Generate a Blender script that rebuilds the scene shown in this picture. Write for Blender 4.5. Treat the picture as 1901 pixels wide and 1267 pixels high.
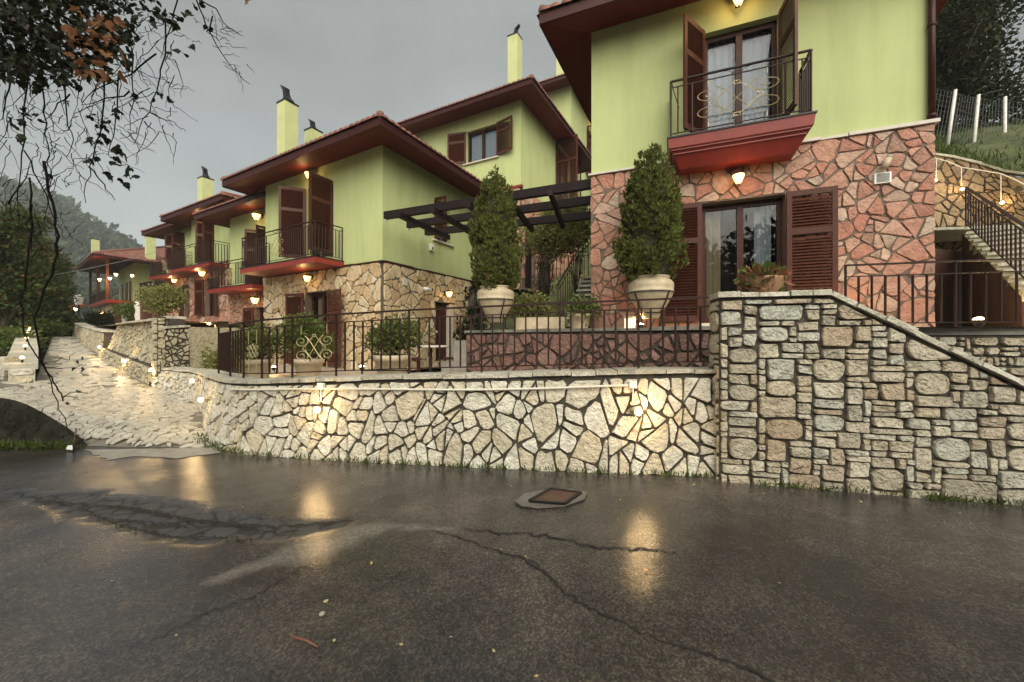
import bpy, math, random
import numpy as np
from mathutils import Vector, Matrix, noise as mnoise

R = math.radians
rng = random.Random(7)
for o in list(bpy.data.objects): bpy.data.objects.remove(o)
S = bpy.context.scene
COL = S.collection

# ---------------------------------------------------------------- camera, sky, sun, exposure
EYE, FPX, CX, HY = 1.6, 720.0, 950.5, 625.0
cam = bpy.data.objects.new('camera', bpy.data.cameras.new('camera'))
COL.objects.link(cam); S.camera = cam
cam.data.lens = 36 * FPX / 1901; cam.data.sensor_width = 36
cam.location = (0, 0, EYE); cam.rotation_euler = (R(90), 0, 0)
cam.data.shift_y = (625 - 633.5) / 1901
cam.data.clip_start = 0.05; cam.data.clip_end = 3000

SUN_EL, SUN_AZ = R(34), R(170)          # azimuth clockwise from +Y: behind the camera
W = bpy.data.worlds.new('World'); S.world = W; W.use_nodes = True
nt = W.node_tree; nt.nodes.clear()
def wn(t, **k):
    n = nt.nodes.new(t)
    for a, b in k.items(): setattr(n, a, b)
    return n
wo = wn('ShaderNodeOutputWorld'); bg = wn('ShaderNodeBackground'); bg.inputs['Strength'].default_value = 0.06
sky = wn('ShaderNodeTexSky', sky_type='NISHITA', sun_disc=False, sun_elevation=SUN_EL, sun_rotation=SUN_AZ, air_density=1.5, dust_density=3.0)
tc = wn('ShaderNodeTexCoord'); mp = wn('ShaderNodeMapping'); mp.inputs['Scale'].default_value = (1.0, 1.0, 1.7)
nz = wn('ShaderNodeTexNoise'); nz.inputs['Scale'].default_value = 1.25; nz.inputs['Detail'].default_value = 5; nz.inputs['Roughness'].default_value = .5
rp = wn('ShaderNodeValToRGB')
rp.color_ramp.elements[0].position = .36; rp.color_ramp.elements[0].color = (1.12, 1.16, 1.12, 1)
rp.color_ramp.elements[1].position = .68; rp.color_ramp.elements[1].color = (2.2, 2.28, 2.2, 1)
mx = wn('ShaderNodeMix', data_type='RGBA'); mx.inputs['Factor'].default_value = .93
nt.links.new(tc.outputs['Generated'], mp.inputs['Vector']); nt.links.new(mp.outputs[0], nz.inputs['Vector'])
nt.links.new(nz.outputs['Fac'], rp.inputs['Fac'])
sz = wn('ShaderNodeSeparateXYZ'); nt.links.new(tc.outputs['Generated'], sz.inputs[0])
gr = wn('ShaderNodeValToRGB'); gr.color_ramp.elements[0].position = .0; gr.color_ramp.elements[0].color = (1.18, 1.26, 1.28, 1)
gr.color_ramp.elements[1].position = .55; gr.color_ramp.elements[1].color = (.92, .92, .89, 1)
nt.links.new(sz.outputs['Z'], gr.inputs['Fac'])
mm = wn('ShaderNodeMix', data_type='RGBA', blend_type='MULTIPLY'); mm.inputs['Factor'].default_value = 1
nt.links.new(rp.outputs[0], mm.inputs['A']); nt.links.new(gr.outputs[0], mm.inputs['B'])
nt.links.new(sky.outputs[0], mx.inputs['A']); nt.links.new(mm.outputs['Result'], mx.inputs['B'])
nt.links.new(mx.outputs['Result'], bg.inputs['Color']); nt.links.new(bg.outputs[0], wo.inputs['Surface'])

sun = bpy.data.objects.new('sun', bpy.data.lights.new('sun', 'SUN')); COL.objects.link(sun)
sun.data.energy = 1.5; sun.data.angle = R(70); sun.data.color = (1.0, .95, .84)
sd = Vector((math.sin(SUN_AZ) * math.cos(SUN_EL), math.cos(SUN_AZ) * math.cos(SUN_EL), math.sin(SUN_EL)))
sun.rotation_euler = sd.to_track_quat('Z', 'Y').to_euler()
S.view_settings.view_transform = 'Standard'; S.view_settings.look = 'None'
S.view_settings.gamma = 1; S.view_settings.use_curve_mapping = False
S.view_settings.exposure = 2.15
S.cycles.use_denoising = True
S.cycles.max_bounces = 6; S.cycles.transparent_max_bounces = 12
S.cycles.sample_clamp_indirect = 4
S.cycles.volume_bounces = 0

# ---------------------------------------------------------------- helpers
def P(px, py, d): return Vector(((px - CX) / FPX * d, d, EYE + (HY - py) / FPX * d))
def lerp(a, b, t): return a + (b - a) * t

WPOS = {}
class MB:
    def __init__(s): s.v = []; s.f = []
    def quad(s, a, b, c, d):
        n = len(s.v); s.v += [tuple(a), tuple(b), tuple(c), tuple(d)]; s.f.append((n, n+1, n+2, n+3)); return s
    def poly(s, pts):
        n = len(s.v); s.v += [tuple(p) for p in pts]; s.f.append(tuple(range(n, n + len(pts)))); return s
    def hexa(s, c):                       # eight corners, bottom four then top four
        n = len(s.v); s.v += [tuple(p) for p in c]
        for q in ((3,2,1,0),(4,5,6,7),(0,1,5,4),(1,2,6,5),(2,3,7,6),(3,0,4,7)): s.f.append(tuple(n+i for i in q))
        return s
    def box(s, x0, x1, y0, y1, z0, z1):
        return s.hexa([(x0,y0,z0),(x1,y0,z0),(x1,y1,z0),(x0,y1,z0),(x0,y0,z1),(x1,y0,z1),(x1,y1,z1),(x0,y1,z1)])
    def obox(s, o, ax, ay, az):           # oriented box: origin corner and three edge vectors
        o, ax, ay, az = Vector(o), Vector(ax), Vector(ay), Vector(az)
        return s.hexa([o, o+ax, o+ax+ay, o+ay, o+az, o+ax+az, o+ax+ay+az, o+ay+az])
    def bar(s, a, b, w, h=None, up=(0,0,1)):
        a, b = Vector(a), Vector(b); h = h or w
        d = (b - a); 
        if d.length < 1e-6: return s
        d.normalize(); up = Vector(up)
        if abs(d.dot(up)) > .98: up = Vector((1,0,0))
        x = d.cross(up).normalized(); y = x.cross(d)
        return s.hexa([a-x*w/2-y*h/2, a+x*w/2-y*h/2, b+x*w/2-y*h/2, b-x*w/2-y*h/2,
                       a-x*w/2+y*h/2, a+x*w/2+y*h/2, b+x*w/2+y*h/2, b-x*w/2+y*h/2])
    def tube(s, pts, r, n=6, cap=True):
        pts = [Vector(p) for p in pts]; m = len(pts)
        if m < 2: return s
        rs = r if isinstance(r, (list, tuple)) else [r] * m
        base = len(s.v); x = None
        for i, p in enumerate(pts):
            t = (pts[min(i+1, m-1)] - pts[max(i-1, 0)])
            if t.length < 1e-9: t = Vector((0,0,1))
            t.normalize()
            if x is None: x = t.orthogonal()
            x = x - t * x.dot(t)
            if x.length < 1e-6: x = t.orthogonal()
            x.normalize(); y = t.cross(x)
            for k in range(n):
                a = 2 * math.pi * k / n
                s.v.append(tuple(p + (x * math.cos(a) + y * math.sin(a)) * rs[i]))
        for i in range(m - 1):
            for k in range(n):
                k2 = (k + 1) % n
                s.f.append((base+i*n+k, base+i*n+k2, base+(i+1)*n+k2, base+(i+1)*n+k))
        if cap:
            s.f.append(tuple(base + k for k in range(n))[::-1]); s.f.append(tuple(base + (m-1)*n + k for k in range(n)))
        return s
    def lathe(s, prof, n=20, c=(0,0,0), lobes=0):
        base = len(s.v)
        for r, z in prof:
            for k in range(n):
                a = 2 * math.pi * k / n
                s.v.append((c[0] + r*math.cos(a), c[1] + r*math.sin(a), c[2] + z))
        for i in range(len(prof) - 1):
            for k in range(n):
                k2 = (k+1) % n
                s.f.append((base+i*n+k, base+i*n+k2, base+(i+1)*n+k2, base+(i+1)*n+k))
        return s
    def extrude(s, pts, off):             # flat outline with a thickness vector
        off = Vector(off); a = [Vector(p) for p in pts]; b = [p + off for p in a]
        n = len(s.v); m = len(a); s.v += [tuple(p) for p in a + b]
        s.f.append(tuple(n+i for i in range(m))[::-1]); s.f.append(tuple(n+m+i for i in range(m)))
        for i in range(m):
            j = (i+1) % m; s.f.append((n+i, n+j, n+m+j, n+m+i))
        return s
    def arrays(s, V, F):
        n = len(s.v); s.v += [tuple(x) for x in V]; s.f += [tuple(int(i)+n for i in q) for q in F]; return s
    def build(s, name, mat, parent=None, smooth=False, centre=False, local=False, kind=None):
        me = bpy.data.meshes.new(name)
        pw = Vector((0,0,0)) if (local or parent is None) else WPOS.get(parent.name, Vector((0,0,0)))
        V = np.array(s.v, dtype=float).reshape(-1, 3)
        loc = Vector((0,0,0))
        if centre and len(V):
            c = V.mean(axis=0); loc = Vector(c) - pw; V = V - c
        else:
            V = V - np.array(pw)
        me.from_pydata(V.tolist(), [], s.f); me.update()
        if smooth: me.polygons.foreach_set('use_smooth', [True] * len(me.polygons))
        if mat: me.materials.append(mat)
        o = bpy.data.objects.new(name, me); COL.objects.link(o); o.location = loc
        if parent: o.parent = parent
        WPOS[o.name] = pw + loc
        if kind: o['kind'] = kind
        return o

def tag(o, label=None, cat=None, group=None, kind=None):
    if label: o['label'] = label
    if cat: o['category'] = cat
    if group: o['group'] = group
    if kind: o['kind'] = kind
    return o
def thing(name, label, cat, loc=(0,0,0), group=None, rz=0):
    o = bpy.data.objects.new(name, None); COL.objects.link(o); o.location = loc; o.rotation_euler.z = rz
    o.empty_display_size = .2
    WPOS[o.name] = Vector(loc)
    return tag(o, label, cat, group)
def inst(name, me, parent, loc, rot=(0,0,0), scale=(1,1,1)):
    o = bpy.data.objects.new(name, me); COL.objects.link(o); o.parent = parent; o.location = loc; o.rotation_euler = rot; o.scale = scale
    return o
def copy_tree(o, parent=None):
    c = o.copy(); COL.objects.link(c)
    if parent is not None: c.parent = parent
    for ch in o.children: copy_tree(ch, c)
    return c

# ---------------------------------------------------------------- materials
def material(name): 
    m = bpy.data.materials.new(name); m.use_nodes = True
    return m, m.node_tree, m.node_tree.nodes['Principled BSDF']
def nd(t, typ, **k):
    n = t.nodes.new(typ)
    for a, b in k.items():
        if a in n.inputs: n.inputs[a].default_value = b
        else: setattr(n, a, b)
    return n
def ramp(t, stops):
    r = t.nodes.new('ShaderNodeValToRGB'); cr = r.color_ramp
    while len(cr.elements) < len(stops): cr.elements.new(.5)
    for e, (p, c) in zip(cr.elements, stops): e.position = p; e.color = (*c, 1)
    return r
def mat(name, col, rough=.6, var=.15, scale=6, bump=0, bscale=40, metal=0, spec=.5, col2=None):
    m, t, b = material(name)
    g = nd(t, 'ShaderNodeNewGeometry')
    n = nd(t, 'ShaderNodeTexNoise', Scale=scale, Detail=6.0, Roughness=.6)
    t.links.new(g.outputs['Position'], n.inputs['Vector'])
    lo = tuple(max(0, c * (1 - var)) for c in col); hi = tuple(c * (1 + var) for c in (col2 or col))
    r = ramp(t, [(.3, lo), (.7, hi)])
    t.links.new(n.outputs['Fac'], r.inputs['Fac']); t.links.new(r.outputs[0], b.inputs['Base Color'])
    b.inputs['Roughness'].default_value = rough; b.inputs['Metallic'].default_value = metal
    b.inputs['Specular IOR Level'].default_value = spec
    if bump:
        n2 = nd(t, 'ShaderNodeTexNoise', Scale=bscale, Detail=5.0, Roughness=.65)
        t.links.new(g.outputs['Position'], n2.inputs['Vector'])
        bp = nd(t, 'ShaderNodeBump', Strength=bump, Distance=.02)
        t.links.new(n2.outputs['Fac'], bp.inputs['Height']); t.links.new(bp.outputs[0], b.inputs['Normal'])
    return m
def stone_mat(name, cols, rough=.72, bump=.7, bscale=16, stain=(.10,.085,.06), stain_amt=.45):
    """each stone object takes its own tone; grain, pits and stains run over it"""
    m, t, b = material(name)
    g = nd(t, 'ShaderNodeNewGeometry'); oi = nd(t, 'ShaderNodeObjectInfo')
    isl = nd(t, 'ShaderNodeMath', operation='ADD'); fr = nd(t, 'ShaderNodeMath', operation='FRACT')
    t.links.new(oi.outputs['Random'], isl.inputs[0]); t.links.new(g.outputs['Random Per Island'], isl.inputs[1])
    t.links.new(isl.outputs[0], fr.inputs[0])
    k = len(cols); r = ramp(t, [(i / max(1, k-1), c) for i, c in enumerate(cols)])
    t.links.new(fr.outputs[0], r.inputs['Fac'])
    n = nd(t, 'ShaderNodeTexNoise', Scale=9.0, Detail=7.0, Roughness=.68)
    t.links.new(g.outputs['Position'], n.inputs['Vector'])
    r2 = ramp(t, [(.3, (.66,.62,.57)), (.5, (.98,.97,.95)), (.72, (1.16,1.16,1.15))])
    t.links.new(n.outputs['Fac'], r2.inputs['Fac'])
    mu = nd(t, 'ShaderNodeMix', data_type='RGBA', blend_type='MULTIPLY'); mu.inputs['Factor'].default_value = 1
    t.links.new(r.outputs[0], mu.inputs['A']); t.links.new(r2.outputs[0], mu.inputs['B'])
    n3 = nd(t, 'ShaderNodeTexNoise', Scale=2.1, Detail=8.0, Roughness=.72)
    t.links.new(g.outputs['Position'], n3.inputs['Vector'])
    r3 = ramp(t, [(.56, (0,0,0)), (.74, (stain_amt,)*3)])
    t.links.new(n3.outputs['Fac'], r3.inputs['Fac'])
    m2 = nd(t, 'ShaderNodeMix', data_type='RGBA'); m2.inputs['B'].default_value = (*stain, 1)
    t.links.new(r3.outputs[0], m2.inputs['Factor']); t.links.new(mu.outputs['Result'], m2.inputs['A'])
    t.links.new(m2.outputs['Result'], b.inputs['Base Color'])
    b.inputs['Roughness'].default_value = rough
    n4 = nd(t, 'ShaderNodeTexNoise', Scale=bscale, Detail=8.0, Roughness=.62)
    t.links.new(g.outputs['Position'], n4.inputs['Vector'])
    bp = nd(t, 'ShaderNodeBump', Strength=bump, Distance=.11)
    t.links.new(n4.outputs['Fac'], bp.inputs['Height'])
    n5 = nd(t, 'ShaderNodeTexVoronoi', Scale=bscale*2.6); t.links.new(g.outputs['Position'], n5.inputs['Vector'])
    bp2 = nd(t, 'ShaderNodeBump', Strength=bump*.45, Distance=.03)
    t.links.new(n5.outputs['Distance'], bp2.inputs['Height']); t.links.new(bp.outputs[0], bp2.inputs['Normal']); t.links.new(bp2.outputs[0], b.inputs['Normal'])
    return m
def leaf_mat(name, cols, rough=.55, trans=.25):
    m, t, b = material(name)
    g = nd(t, 'ShaderNodeNewGeometry'); oi = nd(t, 'ShaderNodeObjectInfo')
    a = nd(t, 'ShaderNodeMath', operation='ADD'); f = nd(t, 'ShaderNodeMath', operation='FRACT')
    t.links.new(g.outputs['Random Per Island'], a.inputs[0]); t.links.new(oi.outputs['Random'], a.inputs[1]); t.links.new(a.outputs[0], f.inputs[0])
    k = len(cols); r = ramp(t, [(i / max(1, k-1), c) for i, c in enumerate(cols)])
    t.links.new(f.outputs[0], r.inputs['Fac']); t.links.new(r.outputs[0], b.inputs['Base Color'])
    b.inputs['Roughness'].default_value = rough; b.inputs['Specular IOR Level'].default_value = .14
    if trans:
        tr = nd(t, 'ShaderNodeBsdfTranslucent'); t.links.new(r.outputs[0], tr.inputs['Color'])
        ms = nd(t, 'ShaderNodeMixShader'); ms.inputs[0].default_value = trans
        t.links.new(b.outputs[0], ms.inputs[1]); t.links.new(tr.outputs[0], ms.inputs[2])
        t.links.new(ms.outputs[0], t.nodes['Material Output'].inputs['Surface'])
    return m
def emis(name, col, st):
    m, t, b = material(name)
    b.inputs['Base Color'].default_value = (.8,.7,.5,1)
    b.inputs['Emission Color'].default_value = (*col, 1); b.inputs['Emission Strength'].default_value = st
    return m
def glass_mat(name, tint=(.75,.78,.78), refl=.35):
    m, t, b = material(name); t.nodes.remove(b)
    tr = nd(t, 'ShaderNodeBsdfTransparent'); tr.inputs['Color'].default_value = (*tint, 1)
    gl = nd(t, 'ShaderNodeBsdfGlossy'); gl.inputs['Roughness'].default_value = .02
    lw = nd(t, 'ShaderNodeLayerWeight'); lw.inputs['Blend'].default_value = refl
    ms = nd(t, 'ShaderNodeMixShader')
    t.links.new(lw.outputs['Fresnel'], ms.inputs[0]); t.links.new(tr.outputs[0], ms.inputs[1]); t.links.new(gl.outputs[0], ms.inputs[2])
    t.links.new(ms.outputs[0], t.nodes['Material Output'].inputs['Surface'])
    return m

M = {}
M['stucco'] = mat('green_stucco', (.465,.515,.228), .85, .05, .8, .3, 90)
def stucco_streaks(m):
    t = m.node_tree; b = t.nodes['Principled BSDF']; src = b.inputs['Base Color'].links[0].from_socket
    g = nd(t, 'ShaderNodeNewGeometry'); mp_ = nd(t, 'ShaderNodeMapping'); mp_.inputs['Scale'].default_value = (3.2,3.2,.45)
    n = nd(t, 'ShaderNodeTexNoise', Scale=1.0, Detail=6.0, Roughness=.65); t.links.new(g.outputs['Position'], mp_.inputs['Vector']); t.links.new(mp_.outputs[0], n.inputs['Vector'])
    r = ramp(t, [(.32, (.86,.87,.84)), (.55, (1,1,1)), (.75, (1.05,1.05,1.04))]); t.links.new(n.outputs['Fac'], r.inputs['Fac'])
    mu = nd(t, 'ShaderNodeMix', data_type='RGBA', blend_type='MULTIPLY'); mu.inputs['Factor'].default_value = .8
    t.links.new(src, mu.inputs['A']); t.links.new(r.outputs[0], mu.inputs['B']); t.links.new(mu.outputs['Result'], b.inputs['Base Color'])
stucco_streaks(M['stucco'])
M['chimney'] = mat('chimney_stucco', (.50,.53,.25), .85, .08, 2, .2, 60)
M['pink'] = stone_mat('pink_stone', [(.43,.175,.115),(.48,.25,.17),(.38,.155,.10),(.50,.30,.21),(.45,.20,.13),(.56,.41,.31),(.33,.125,.08),(.44,.34,.25),(.46,.23,.155),(.30,.18,.125)], .62, .45, 12, (.25,.075,.04), .75)
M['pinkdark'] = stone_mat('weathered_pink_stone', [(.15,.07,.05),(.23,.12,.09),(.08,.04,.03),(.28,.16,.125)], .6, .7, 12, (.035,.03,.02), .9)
M['tan'] = stone_mat('tan_stone', [(.50,.38,.22),(.60,.50,.33),(.45,.31,.165),(.64,.55,.39),(.54,.41,.24),(.40,.27,.14)], .68, .5, 12, (.24,.15,.07), .45)
M['cream'] = stone_mat('cream_stone', [(.70,.66,.53),(.77,.74,.63),(.66,.61,.47),(.75,.72,.61),(.70,.60,.42),(.58,.54,.43)], .68, .75, 15, (.19,.16,.10), .5)
M['rubble'] = stone_mat('rubble_stone', [(.66,.58,.42),(.47,.42,.32),(.74,.68,.52),(.56,.47,.33),(.56,.56,.47),(.76,.71,.57),(.50,.38,.25),(.68,.62,.49)], .62, 1.0, 13, (.07,.055,.035), .7)
M['paver'] = stone_mat('driveway_stone', [(.46,.43,.35),(.56,.53,.44),(.41,.38,.31),(.58,.55,.47)], .30, .35, 18, (.2,.17,.12), .5)
M['cap'] = stone_mat('capping_stone', [(.52,.49,.39),(.60,.57,.47),(.44,.41,.32)], .55, .6, 20, (.10,.09,.06), .7)
M['mortar'] = mat('dark_mortar', (.055,.045,.032), .85, .45, 5, .6, 40)
M['mortar_pink'] = mat('brown_mortar', (.16,.115,.085), .85, .25, 5, .5, 50)
M['mortar_tan'] = mat('grey_mortar', (.10,.086,.065), .85, .25, 5, .5, 50)
M['wood'] = mat('brown_shutter_wood', (.074,.023,.013), .5, .25, 14, .1, 60, 0, .25)
M['frame'] = mat('dark_window_wood', (.045,.012,.007), .45, .25, 10, .1, 60, 0, .25)
M['soffit'] = mat('red_brown_soffit', (.11,.014,.009), .6, .25, 5, .1, 40, 0, .2)
M['fascia'] = mat('dark_fascia', (.045,.009,.007), .5, .25, 5, 0, 40, 0, .25)
M['redpaint'] = mat('red_balcony_paint', (.22,.024,.014), .45, .15, 4, .1, 50)
M['tile'] = stone_mat('clay_tile', [(.17,.06,.042),(.24,.09,.062),(.14,.052,.038),(.28,.12,.085)], .55, .3, 30, (.08,.05,.04), .5)
M['iron'] = mat('brown_iron', (.026,.011,.008), .5, .3, 30, .15, 120, 0, .22)
M['gold'] = mat('gold_iron', (.42,.34,.18), .4, .2, 20, 0, 40, .35)
M['black'] = mat('black_metal', (.012,.012,.013), .4, .2, 10, 0, 40, .4)
M['beam'] = mat('dark_pergola_timber', (.012,.006,.005), .6, .4, 8, .3, 50, 0, .2)
M['terracotta'] = mat('pale_terracotta', (.47,.385,.255), .6, .22, 9, .2, 60)
M['white'] = mat('white_plastic', (.75,.75,.72), .35, .05, 10)
M['cream_pipe'] = mat('cream_conduit', (.66,.62,.52), .5, .1, 20)
M['concrete'] = mat('concrete', (.28,.26,.22), .55, .25, 6, .4, 60)
M['sill'] = mat('marble_sill', (.55,.5,.42), .5, .1, 10)
M['curtain'] = mat('tan_curtain', (.45,.36,.22), .9, .12, 8)
M['sheer'] = mat('white_sheer_curtain', (.46,.50,.54), .9, .06, 8)
M['room'] = mat('room_interior', (.035,.028,.02), .8, .2, 2)
M['glass'] = glass_mat('window_glass')
M['skyglass'] = glass_mat('bright_window_glass', (.80,.84,.87), .34)
M['bark'] = mat('bark', (.05,.038,.028), .8, .4, 14, .5, 40)
M['twig'] = mat('dark_twig', (.008,.007,.006), .9, .3, 30, 0, 40, 0, .05)
M['rust'] = mat('rusty_iron_lid', (.11,.06,.04), .35, .35, 25, .5, 70, .3)
M['fencepost'] = mat('weathered_white_post', (.62,.6,.55), .6, .2, 12)
M['wire'] = mat('galvanised_wire', (.20,.21,.20), .5, .1, 20, 0, 40, .4)
M['soil'] = mat('soil', (.05,.036,.024), .9, .4, 8, .6, 30)
M['cedar'] = leaf_mat('thuja_foliage', [(.06,.085,.018),(.11,.135,.03),(.085,.11,.024),(.16,.17,.045),(.13,.10,.035)], .6, .2)
M['bush'] = leaf_mat('bush_leaves', [(.07,.10,.022),(.12,.15,.04),(.09,.12,.026),(.15,.16,.055)], .45, .25)
M['olive'] = leaf_mat('olive_leaves', [(.17,.18,.05),(.24,.24,.08),(.15,.16,.045),(.28,.26,.10)], .5, .25)
M['pine'] = leaf_mat('pine_needles', [(.03,.055,.014),(.055,.08,.02),(.04,.065,.016),(.12,.06,.022)], .6, .2)
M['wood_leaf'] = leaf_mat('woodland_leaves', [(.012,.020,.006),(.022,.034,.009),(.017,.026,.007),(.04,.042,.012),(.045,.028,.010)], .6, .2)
M['far_leaf'] = leaf_mat('far_forest', [(.03,.05,.025),(.045,.065,.03),(.035,.055,.025)], .7, 0)
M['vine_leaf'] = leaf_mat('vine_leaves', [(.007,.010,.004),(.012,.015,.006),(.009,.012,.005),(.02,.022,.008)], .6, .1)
M['dry_leaf'] = leaf_mat('dry_leaves', [(.22,.10,.045),(.28,.14,.07),(.17,.075,.035)], .7, .3)
M['flower_leaf'] = leaf_mat('begonia_leaves', [(.09,.14,.035),(.16,.19,.06),(.26,.07,.05),(.13,.17,.05),(.33,.14,.09)], .4, .25)
M['yellow_leaf'] = leaf_mat('fallen_leaves', [(.45,.38,.10),(.38,.16,.07),(.5,.46,.25),(.32,.11,.06)], .5, .2)
M['grass'] = leaf_mat('grass_blades', [(.05,.085,.018),(.08,.11,.026),(.065,.09,.02),(.11,.12,.04)], .6, .25)
M['bulb'] = emis('warm_bulb', (1, .72, .34), .62)
M['shade'] = emis('lit_glass_shade', (1, .60, .22), .62)
M['spot'] = emis('spot_glass', (1, .85, .6), 4.0)

def grass_ground(name, c1, c2):
    return mat(name, c1, .9, .35, 1.6, .8, 25, col2=c2)
M['turf'] = grass_ground('turf', (.045,.06,.018), (.075,.085,.028))
M['earth'] = grass_ground('earth', (.05,.05,.025), (.08,.07,.04))
M['hill'] = grass_ground('forest_floor', (.035,.05,.025), (.05,.065,.03))
M['terrace'] = stone_mat('terrace_flags', [(.40,.33,.25),(.46,.38,.29)], .5, .4, 20)

def asphalt():
    m, t, b = material('wet_asphalt')
    g = nd(t, 'ShaderNodeNewGeometry')
    def noise(sc, det=5.0, ro=.6, dist=0.0):
        n = nd(t, 'ShaderNodeTexNoise', Scale=sc, Detail=det, Roughness=ro, Distortion=dist)
        t.links.new(g.outputs['Position'], n.inputs['Vector']); return n
    big = noise(.55, 6.0, .6, .4); mid = noise(3.2, 6.0, .65); fine = noise(140, 2.0, .5)
    spk = nd(t, 'ShaderNodeTexVoronoi', Scale=95.0); t.links.new(g.outputs['Position'], spk.inputs['Vector'])
    c = ramp(t, [(.3, (.018,.018,.018)), (.5, (.041,.039,.037)), (.68, (.076,.069,.062))])
    t.links.new(big.outputs['Fac'], c.inputs['Fac'])
    c2 = ramp(t, [(.35, (.72,.72,.74)), (.65, (1.25,1.18,1.1))]); t.links.new(mid.outputs['Fac'], c2.inputs['Fac'])
    mu = nd(t, 'ShaderNodeMix', data_type='RGBA', blend_type='MULTIPLY'); mu.inputs['Factor'].default_value = 1
    t.links.new(c.outputs[0], mu.inputs['A']); t.links.new(c2.outputs[0], mu.inputs['B'])
    c3 = ramp(t, [(.20, (.6,.6,.61)), (.42, (.92,.9,.88)), (.62, (1.2,1.14,1.08)), (.82, (2.3,2.1,1.9))])
    t.links.new(spk.outputs['Color'], c3.inputs['Fac'])
    mu2 = nd(t, 'ShaderNodeMix', data_type='RGBA', blend_type='MULTIPLY'); mu2.inputs['Factor'].default_value = .8
    t.links.new(mu.outputs['Result'], mu2.inputs['A']); t.links.new(c3.outputs[0], mu2.inputs['B'])
    at = nd(t, 'ShaderNodeAttribute', attribute_name='wear'); sx = nd(t, 'ShaderNodeSeparateColor'); t.links.new(at.outputs['Color'], sx.inputs[0])
    nv = noise(4.0, 4.0); mxv = nd(t, 'ShaderNodeMix', data_type='RGBA'); mxv.inputs['Factor'].default_value = .12
    t.links.new(g.outputs['Position'], mxv.inputs['A']); t.links.new(nv.outputs['Color'], mxv.inputs['B'])
    vc = nd(t, 'ShaderNodeTexVoronoi', feature='DISTANCE_TO_EDGE', Scale=6.0); t.links.new(mxv.outputs['Result'], vc.inputs['Vector'])
    rc = ramp(t, [(.0, (.006,.006,.007)), (.04, (.014,.014,.015)), (.09, (.042,.043,.045))]); t.links.new(vc.outputs['Distance'], rc.inputs['Fac'])
    cz = nd(t, 'ShaderNodeMix', data_type='RGBA'); t.links.new(sx.outputs[0], cz.inputs['Factor']); t.links.new(mu2.outputs['Result'], cz.inputs['A']); t.links.new(rc.outputs[0], cz.inputs['B'])
    pn = noise(30.0, 4.0, .7); pr = ramp(t, [(.3, (.06,.055,.047)), (.55, (.13,.118,.10)), (.75, (.19,.172,.15))]); t.links.new(pn.outputs['Fac'], pr.inputs['Fac'])
    pz = nd(t, 'ShaderNodeMix', data_type='RGBA'); t.links.new(sx.outputs[1], pz.inputs['Factor']); t.links.new(cz.outputs['Result'], pz.inputs['A']); t.links.new(pr.outputs[0], pz.inputs['B'])
    t.links.new(pz.outputs['Result'], b.inputs['Base Color'])
    wet = noise(.8, 5.0, .62, .6)
    rr = ramp(t, [(.36, (.10,)*3), (.52, (.18,)*3), (.68, (.32,)*3)]); t.links.new(wet.outputs['Fac'], rr.inputs['Fac'])
    rz_ = nd(t, 'ShaderNodeMix', data_type='RGBA'); rz_.inputs['B'].default_value = (.6,.6,.6,1)
    t.links.new(sx.outputs[0], rz_.inputs['Factor']); t.links.new(rr.outputs[0], rz_.inputs['A']); t.links.new(rz_.outputs['Result'], b.inputs['Roughness'])
    b.inputs['Specular IOR Level'].default_value = .5
    b1 = nd(t, 'ShaderNodeBump', Strength=.16, Distance=.004); t.links.new(fine.outputs['Fac'], b1.inputs['Height'])
    b2 = nd(t, 'ShaderNodeBump', Strength=.14, Distance=.008); t.links.new(spk.outputs['Distance'], b2.inputs['Height'])
    b3 = nd(t, 'ShaderNodeBump', Strength=.10, Distance=.04); t.links.new(mid.outputs['Fac'], b3.inputs['Height'])
    t.links.new(b1.outputs[0], b2.inputs['Normal']); t.links.new(b2.outputs[0], b3.inputs['Normal']); t.links.new(b3.outputs[0], b.inputs['Normal'])
    return m
M['asphalt'] = asphalt()
def cracked():
    m, t, b = material('crazed_asphalt')
    g = nd(t, 'ShaderNodeNewGeometry')
    n = nd(t, 'ShaderNodeTexNoise', Scale=4.0, Detail=4.0); t.links.new(g.outputs['Position'], n.inputs['Vector'])
    mxv = nd(t, 'ShaderNodeMix', data_type='RGBA'); mxv.inputs['Factor'].default_value = .12
    t.links.new(g.outputs['Position'], mxv.inputs['A']); t.links.new(n.outputs['Color'], mxv.inputs['B'])
    v = nd(t, 'ShaderNodeTexVoronoi', feature='DISTANCE_TO_EDGE', Scale=6.5); t.links.new(mxv.outputs['Result'], v.inputs['Vector'])
    r = ramp(t, [(.0, (.006,.006,.007)), (.05, (.012,.012,.013)), (.10, (.04,.041,.043))]); t.links.new(v.outputs['Distance'], r.inputs['Fac'])
    t.links.new(r.outputs[0], b.inputs['Base Color']); b.inputs['Roughness'].default_value = .6
    bp = nd(t, 'ShaderNodeBump', Strength=.9, Distance=.02); t.links.new(r.outputs[0], bp.inputs['Height']); t.links.new(bp.outputs[0], b.inputs['Normal'])
    return m
M['crazed'] = cracked()
M['crackfill'] = mat('crack_dark', (.008,.007,.007), .8, .3, 20)  # near-black tone of the crack strips
M['palepatch'] = mat('worn_pale_patch', (.13,.118,.10), .4, .35, 4, .7, 90)

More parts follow.
